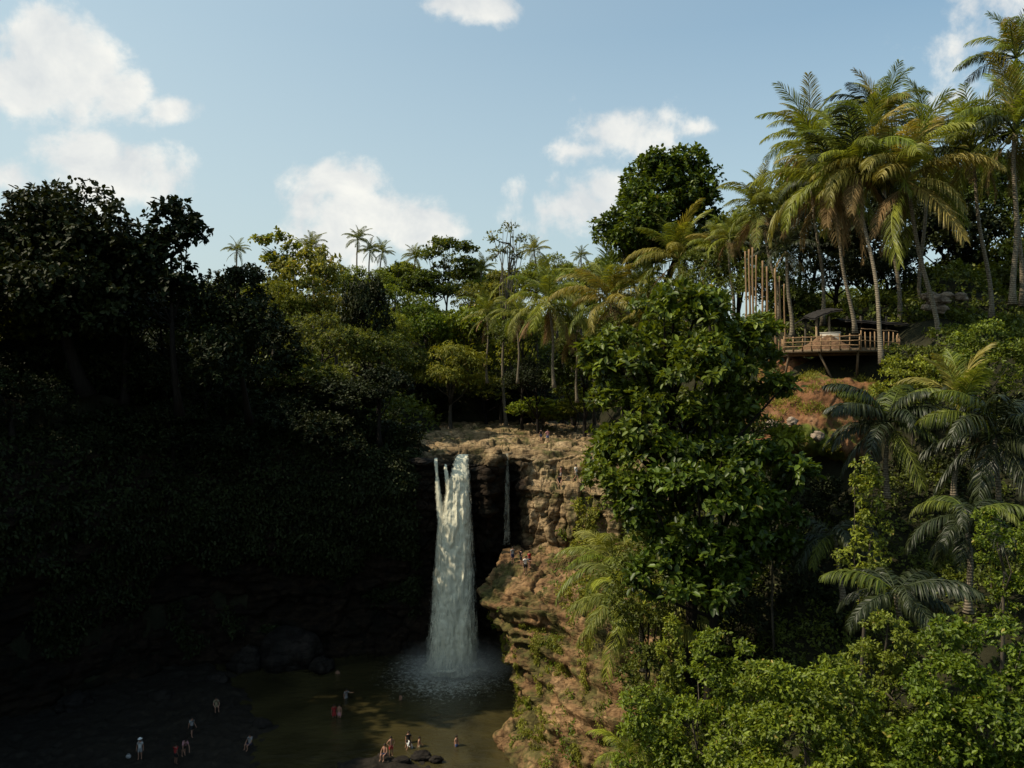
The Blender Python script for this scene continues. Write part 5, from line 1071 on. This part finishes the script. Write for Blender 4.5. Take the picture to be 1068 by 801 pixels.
def wade(u, v, depth, *a, **k): p = on(u, v, 0); return person(p[0], p[1], -depth, *a, **k)
wade(476, 778, .8, 'stand', None, 'blue', 'bare-chested bather standing waist-deep in the sunlit water', 1.0)
wade(348.5, 748, .5, 'stand', 'red', 'red', 'wader in red, left of the two in the shaded pool', .4, skinm=SKD)
wade(354, 748, .5, 'stand', None, 'pink', 'bare-skinned wader, right of the two in the shaded pool', -.4)
wade(361, 728, .8, 'reach', 'grey', 'grey', 'wader in grey reaching out behind the pair in the shaded pool', .8)
wade(418, 730, 1.1, 'reach', None, 'red', 'bather chest-deep in the pool below the waterfall', -.8)
wade(352, 703, 1.2, 'stand', None, 'navy', 'distant bather with only head and shoulders above the dark pool', 0)
put(SHORE, 146.5, 792, 60, 75, 'stand', 'white', 'grey', 'person in a white shirt standing alone on the left shore', .2, hat='white')
put(SHORE, 201, 769, 60, 78, 'walk', 'grey', 'black', 'person in grey walking on the left shore', .9)
put(SHORE, 191, 789, 60, 75, 'bend', 'pink', 'black', 'person in pink bending down on the left shore', .8)
put(SHORE, 182, 797, 58, 72, 'stand', 'red', 'black', 'person in a dark red top at the bottom edge of the left shore', 2.5, skinm=SKD)
put(SHORE, 226, 742, 65, 85, 'sit', 'khaki', 'khaki', 'person sitting at the water edge beyond the others on the left shore', .5)
put(SHORE, 262, 781, 60, 78, 'sit', 'grey', 'navy', 'person in grey sitting on a rock right of the shore group', -.5)
def bag(u, v, label, mat, seed):
    x, y, z = place(SHORE, u, v, 55, 75); root = empty('bag', (x, y, z), label, 'bag')
    bm = bmesh.new(); bmesh.ops.create_icosphere(bm, subdivisions=3, radius=1); V = np.array([q.co[:] for q in bm.verts]); Fq = np.array([[q.index for q in f.verts] for f in bm.faces]); bm.free()
    V = np.sign(V)*np.abs(V)**.8*(1+.12*fbm(V*1.5+seed, 2))[:, None]*np.array([.34, .2, .24])+np.array([0, 0, .2]); obj('pouch', mesh('pouch', V, Fq, mat, True), root); root.scale = (.65, .65, .65)
    t = np.linspace(0, math.pi, 12); mb = MB(); mb.tube(np.stack([.2*np.cos(t), 0*t, .38+.22*np.sin(t)], -1), .018, 6); mb.build('strap', mat, root, True)
bag(427, 795, 'round white bag lying on the gravel spit at the bathers feet', CLOTH['white'], 1)
bag(134, 791, 'pale bag lying on the left shore beside the person in white', CLOTH['grey'], 5)

# ================================================================== camera, sky, light
cam = bpy.data.cameras.new('camera'); co = bpy.data.objects.new('camera', cam); COL.objects.link(co); scene.camera = co
co.location = (0, 0, CAMZ); co.rotation_euler = (R(90), 0, 0); cam.sensor_width = 36; cam.lens = 36*F/1068; cam.clip_end = 20000; cam.clip_start = .1
SUN_EL = R(49); SUN_AZ = R(-98)            # azimuth from +Y (view direction), negative = left
sd = Vector((math.sin(SUN_AZ)*math.cos(SUN_EL), math.cos(SUN_AZ)*math.cos(SUN_EL), math.sin(SUN_EL)))
sl = bpy.data.lights.new('sun', 'SUN'); sl.energy = 5.0; sl.angle = R(.5); sl.color = (1, .87, .66); so = bpy.data.objects.new('sun', sl); COL.objects.link(so)
so.rotation_euler = sd.to_track_quat('Z', 'Y').to_euler(); so.location = (0, 0, 100)
w = bpy.data.worlds.new('World'); scene.world = w; w.use_nodes = True; nt = w.node_tree; nt.nodes.clear(); wo = nt.nodes.new('ShaderNodeOutputWorld'); bg = nt.nodes.new('ShaderNodeBackground'); nt.links.new(bg.outputs[0], wo.inputs[0])
sky = nt.nodes.new('ShaderNodeTexSky'); sky.sky_type = 'NISHITA'; sky.sun_disc = False; sky.sun_elevation = SUN_EL; sky.sun_rotation = SUN_AZ; sky.air_density = 1.2; sky.dust_density = 3.0; sky.ozone_density = 1.0
tc = nt.nodes.new('ShaderNodeTexCoord'); sx = nt.nodes.new('ShaderNodeSeparateXYZ'); nt.links.new(tc.outputs['Generated'], sx.inputs[0])
az = mathn(nt, 'ARCTAN2', sx.outputs['X'], sx.outputs['Y']); el = mathn(nt, 'ARCSINE', sx.outputs['Z'])
n1 = noise_n(nt, 7, 8, .62, tc.outputs['Generated'], .4); n2 = noise_n(nt, 22, 6, .6, tc.outputs['Generated'])
CL = [(55, 52, 62, 36, 1), (85, 78, 55, 40, 1), (125, 98, 45, 28, .95), (168, 112, 30, 14, .7), (25, 85, 40, 30, .9), (120, 180, 70, 32, 1), (12, 184, 30, 14, .8), (352, 190, 52, 24, .85), (365, 225, 66, 30, 1), (345, 250, 60, 30, .8), (432, 238, 40, 24, 1),
      (645, 138, 52, 26, .8), (600, 158, 44, 14, .7), (585, 215, 46, 30, .85), (625, 195, 22, 20, .5), (490, 4, 42, 14, .75), (1020, 50, 70, 40, .22), (722, 134, 14, 8, .45)]
mask = None
nn2 = noise_n(nt, 11, 5, .6, tc.outputs['Generated'], .3)
for u, v, ru, rv, st in CL:
    a0 = math.atan2(u-534, F); e0 = math.atan2(400.5-v, math.hypot(F, u-534)); ra = ru/F*math.cos(a0)**2*1.15; re = rv/F*math.cos(e0)*1.15
    dx = mathn(nt, 'MULTIPLY', mathn(nt, 'SUBTRACT', az, a0), 1/ra); dy = mathn(nt, 'MULTIPLY', mathn(nt, 'SUBTRACT', el, e0), 1/re)
    q = mathn(nt, 'SQRT', mathn(nt, 'ADD', mathn(nt, 'MULTIPLY', dx, dx), mathn(nt, 'MULTIPLY', dy, dy)))
    q = mathn(nt, 'MULTIPLY', mathn(nt, 'SUBTRACT', 1.15, q, clamp=False), st)
    mask = q if mask is None else mathn(nt, 'SMOOTH_MAX', mask, q, .15)
nn = mathn(nt, 'ADD', mathn(nt, 'MULTIPLY', mathn(nt, 'SUBTRACT', n1, .5), 2.5), mathn(nt, 'MULTIPLY', mathn(nt, 'SUBTRACT', n2, .5), 1.5))
mk = mathn(nt, 'ADD', mask, nn); mr = nt.nodes.new('ShaderNodeMapRange'); mr.interpolation_type = 'SMOOTHSTEP'; nt.links.new(mk, mr.inputs[0]); mr.inputs[1].default_value = .0; mr.inputs[2].default_value = .62
cf = mathn(nt, 'MULTIPLY', mr.outputs[0], .86)
hs = nt.nodes.new('ShaderNodeHueSaturation'); nt.links.new(sky.outputs[0], hs.inputs['Color']); hs.inputs['Saturation'].default_value = .78; hs.inputs['Value'].default_value = 1.55
hz = nt.nodes.new('ShaderNodeMapRange'); nt.links.new(az, hz.inputs[0]); hz.inputs[1].default_value = .7; hz.inputs[2].default_value = -.8; hz.inputs[3].default_value = 0; hz.inputs[4].default_value = .6
tinted = mix(nt, 1, hs.outputs[0], (.82, 1.08, 1.12), 'MULTIPLY'); skyc = mix(nt, hz.outputs[0], tinted, (5.6, 6.4, 6.3)); 
hzE = nt.nodes.new('ShaderNodeMapRange'); nt.links.new(el, hzE.inputs[0]); hzE.inputs[1].default_value = .42; hzE.inputs[2].default_value = .05; hzE.inputs[3].default_value = 0; hzE.inputs[4].default_value = .5; skyc = mix(nt, hzE.outputs[0], skyc, (7.0, 7.7, 7.5)); ccol = ramp(nt, nn2, [(.36, (.72, .74, .76)), (.62, (1, .975, .92))]); ccol = mix(nt, 1, ccol, (10.2, 10.2, 10.0), 'MULTIPLY'); skyc = mix(nt, cf, skyc, ccol)
nt.links.new(skyc, bg.inputs[0]); bg.inputs[1].default_value = .1
scene.view_settings.view_transform = 'Standard'; scene.view_settings.look = 'None'; scene.view_settings.exposure = 0; scene.view_settings.gamma = 1
scene.render.engine = 'CYCLES'; scene.cycles.max_bounces = 5; scene.cycles.diffuse_bounces = 2; scene.cycles.transparent_max_bounces = 12; scene.cycles.volume_bounces = 0
scene.cycles.volume_step_rate = 4
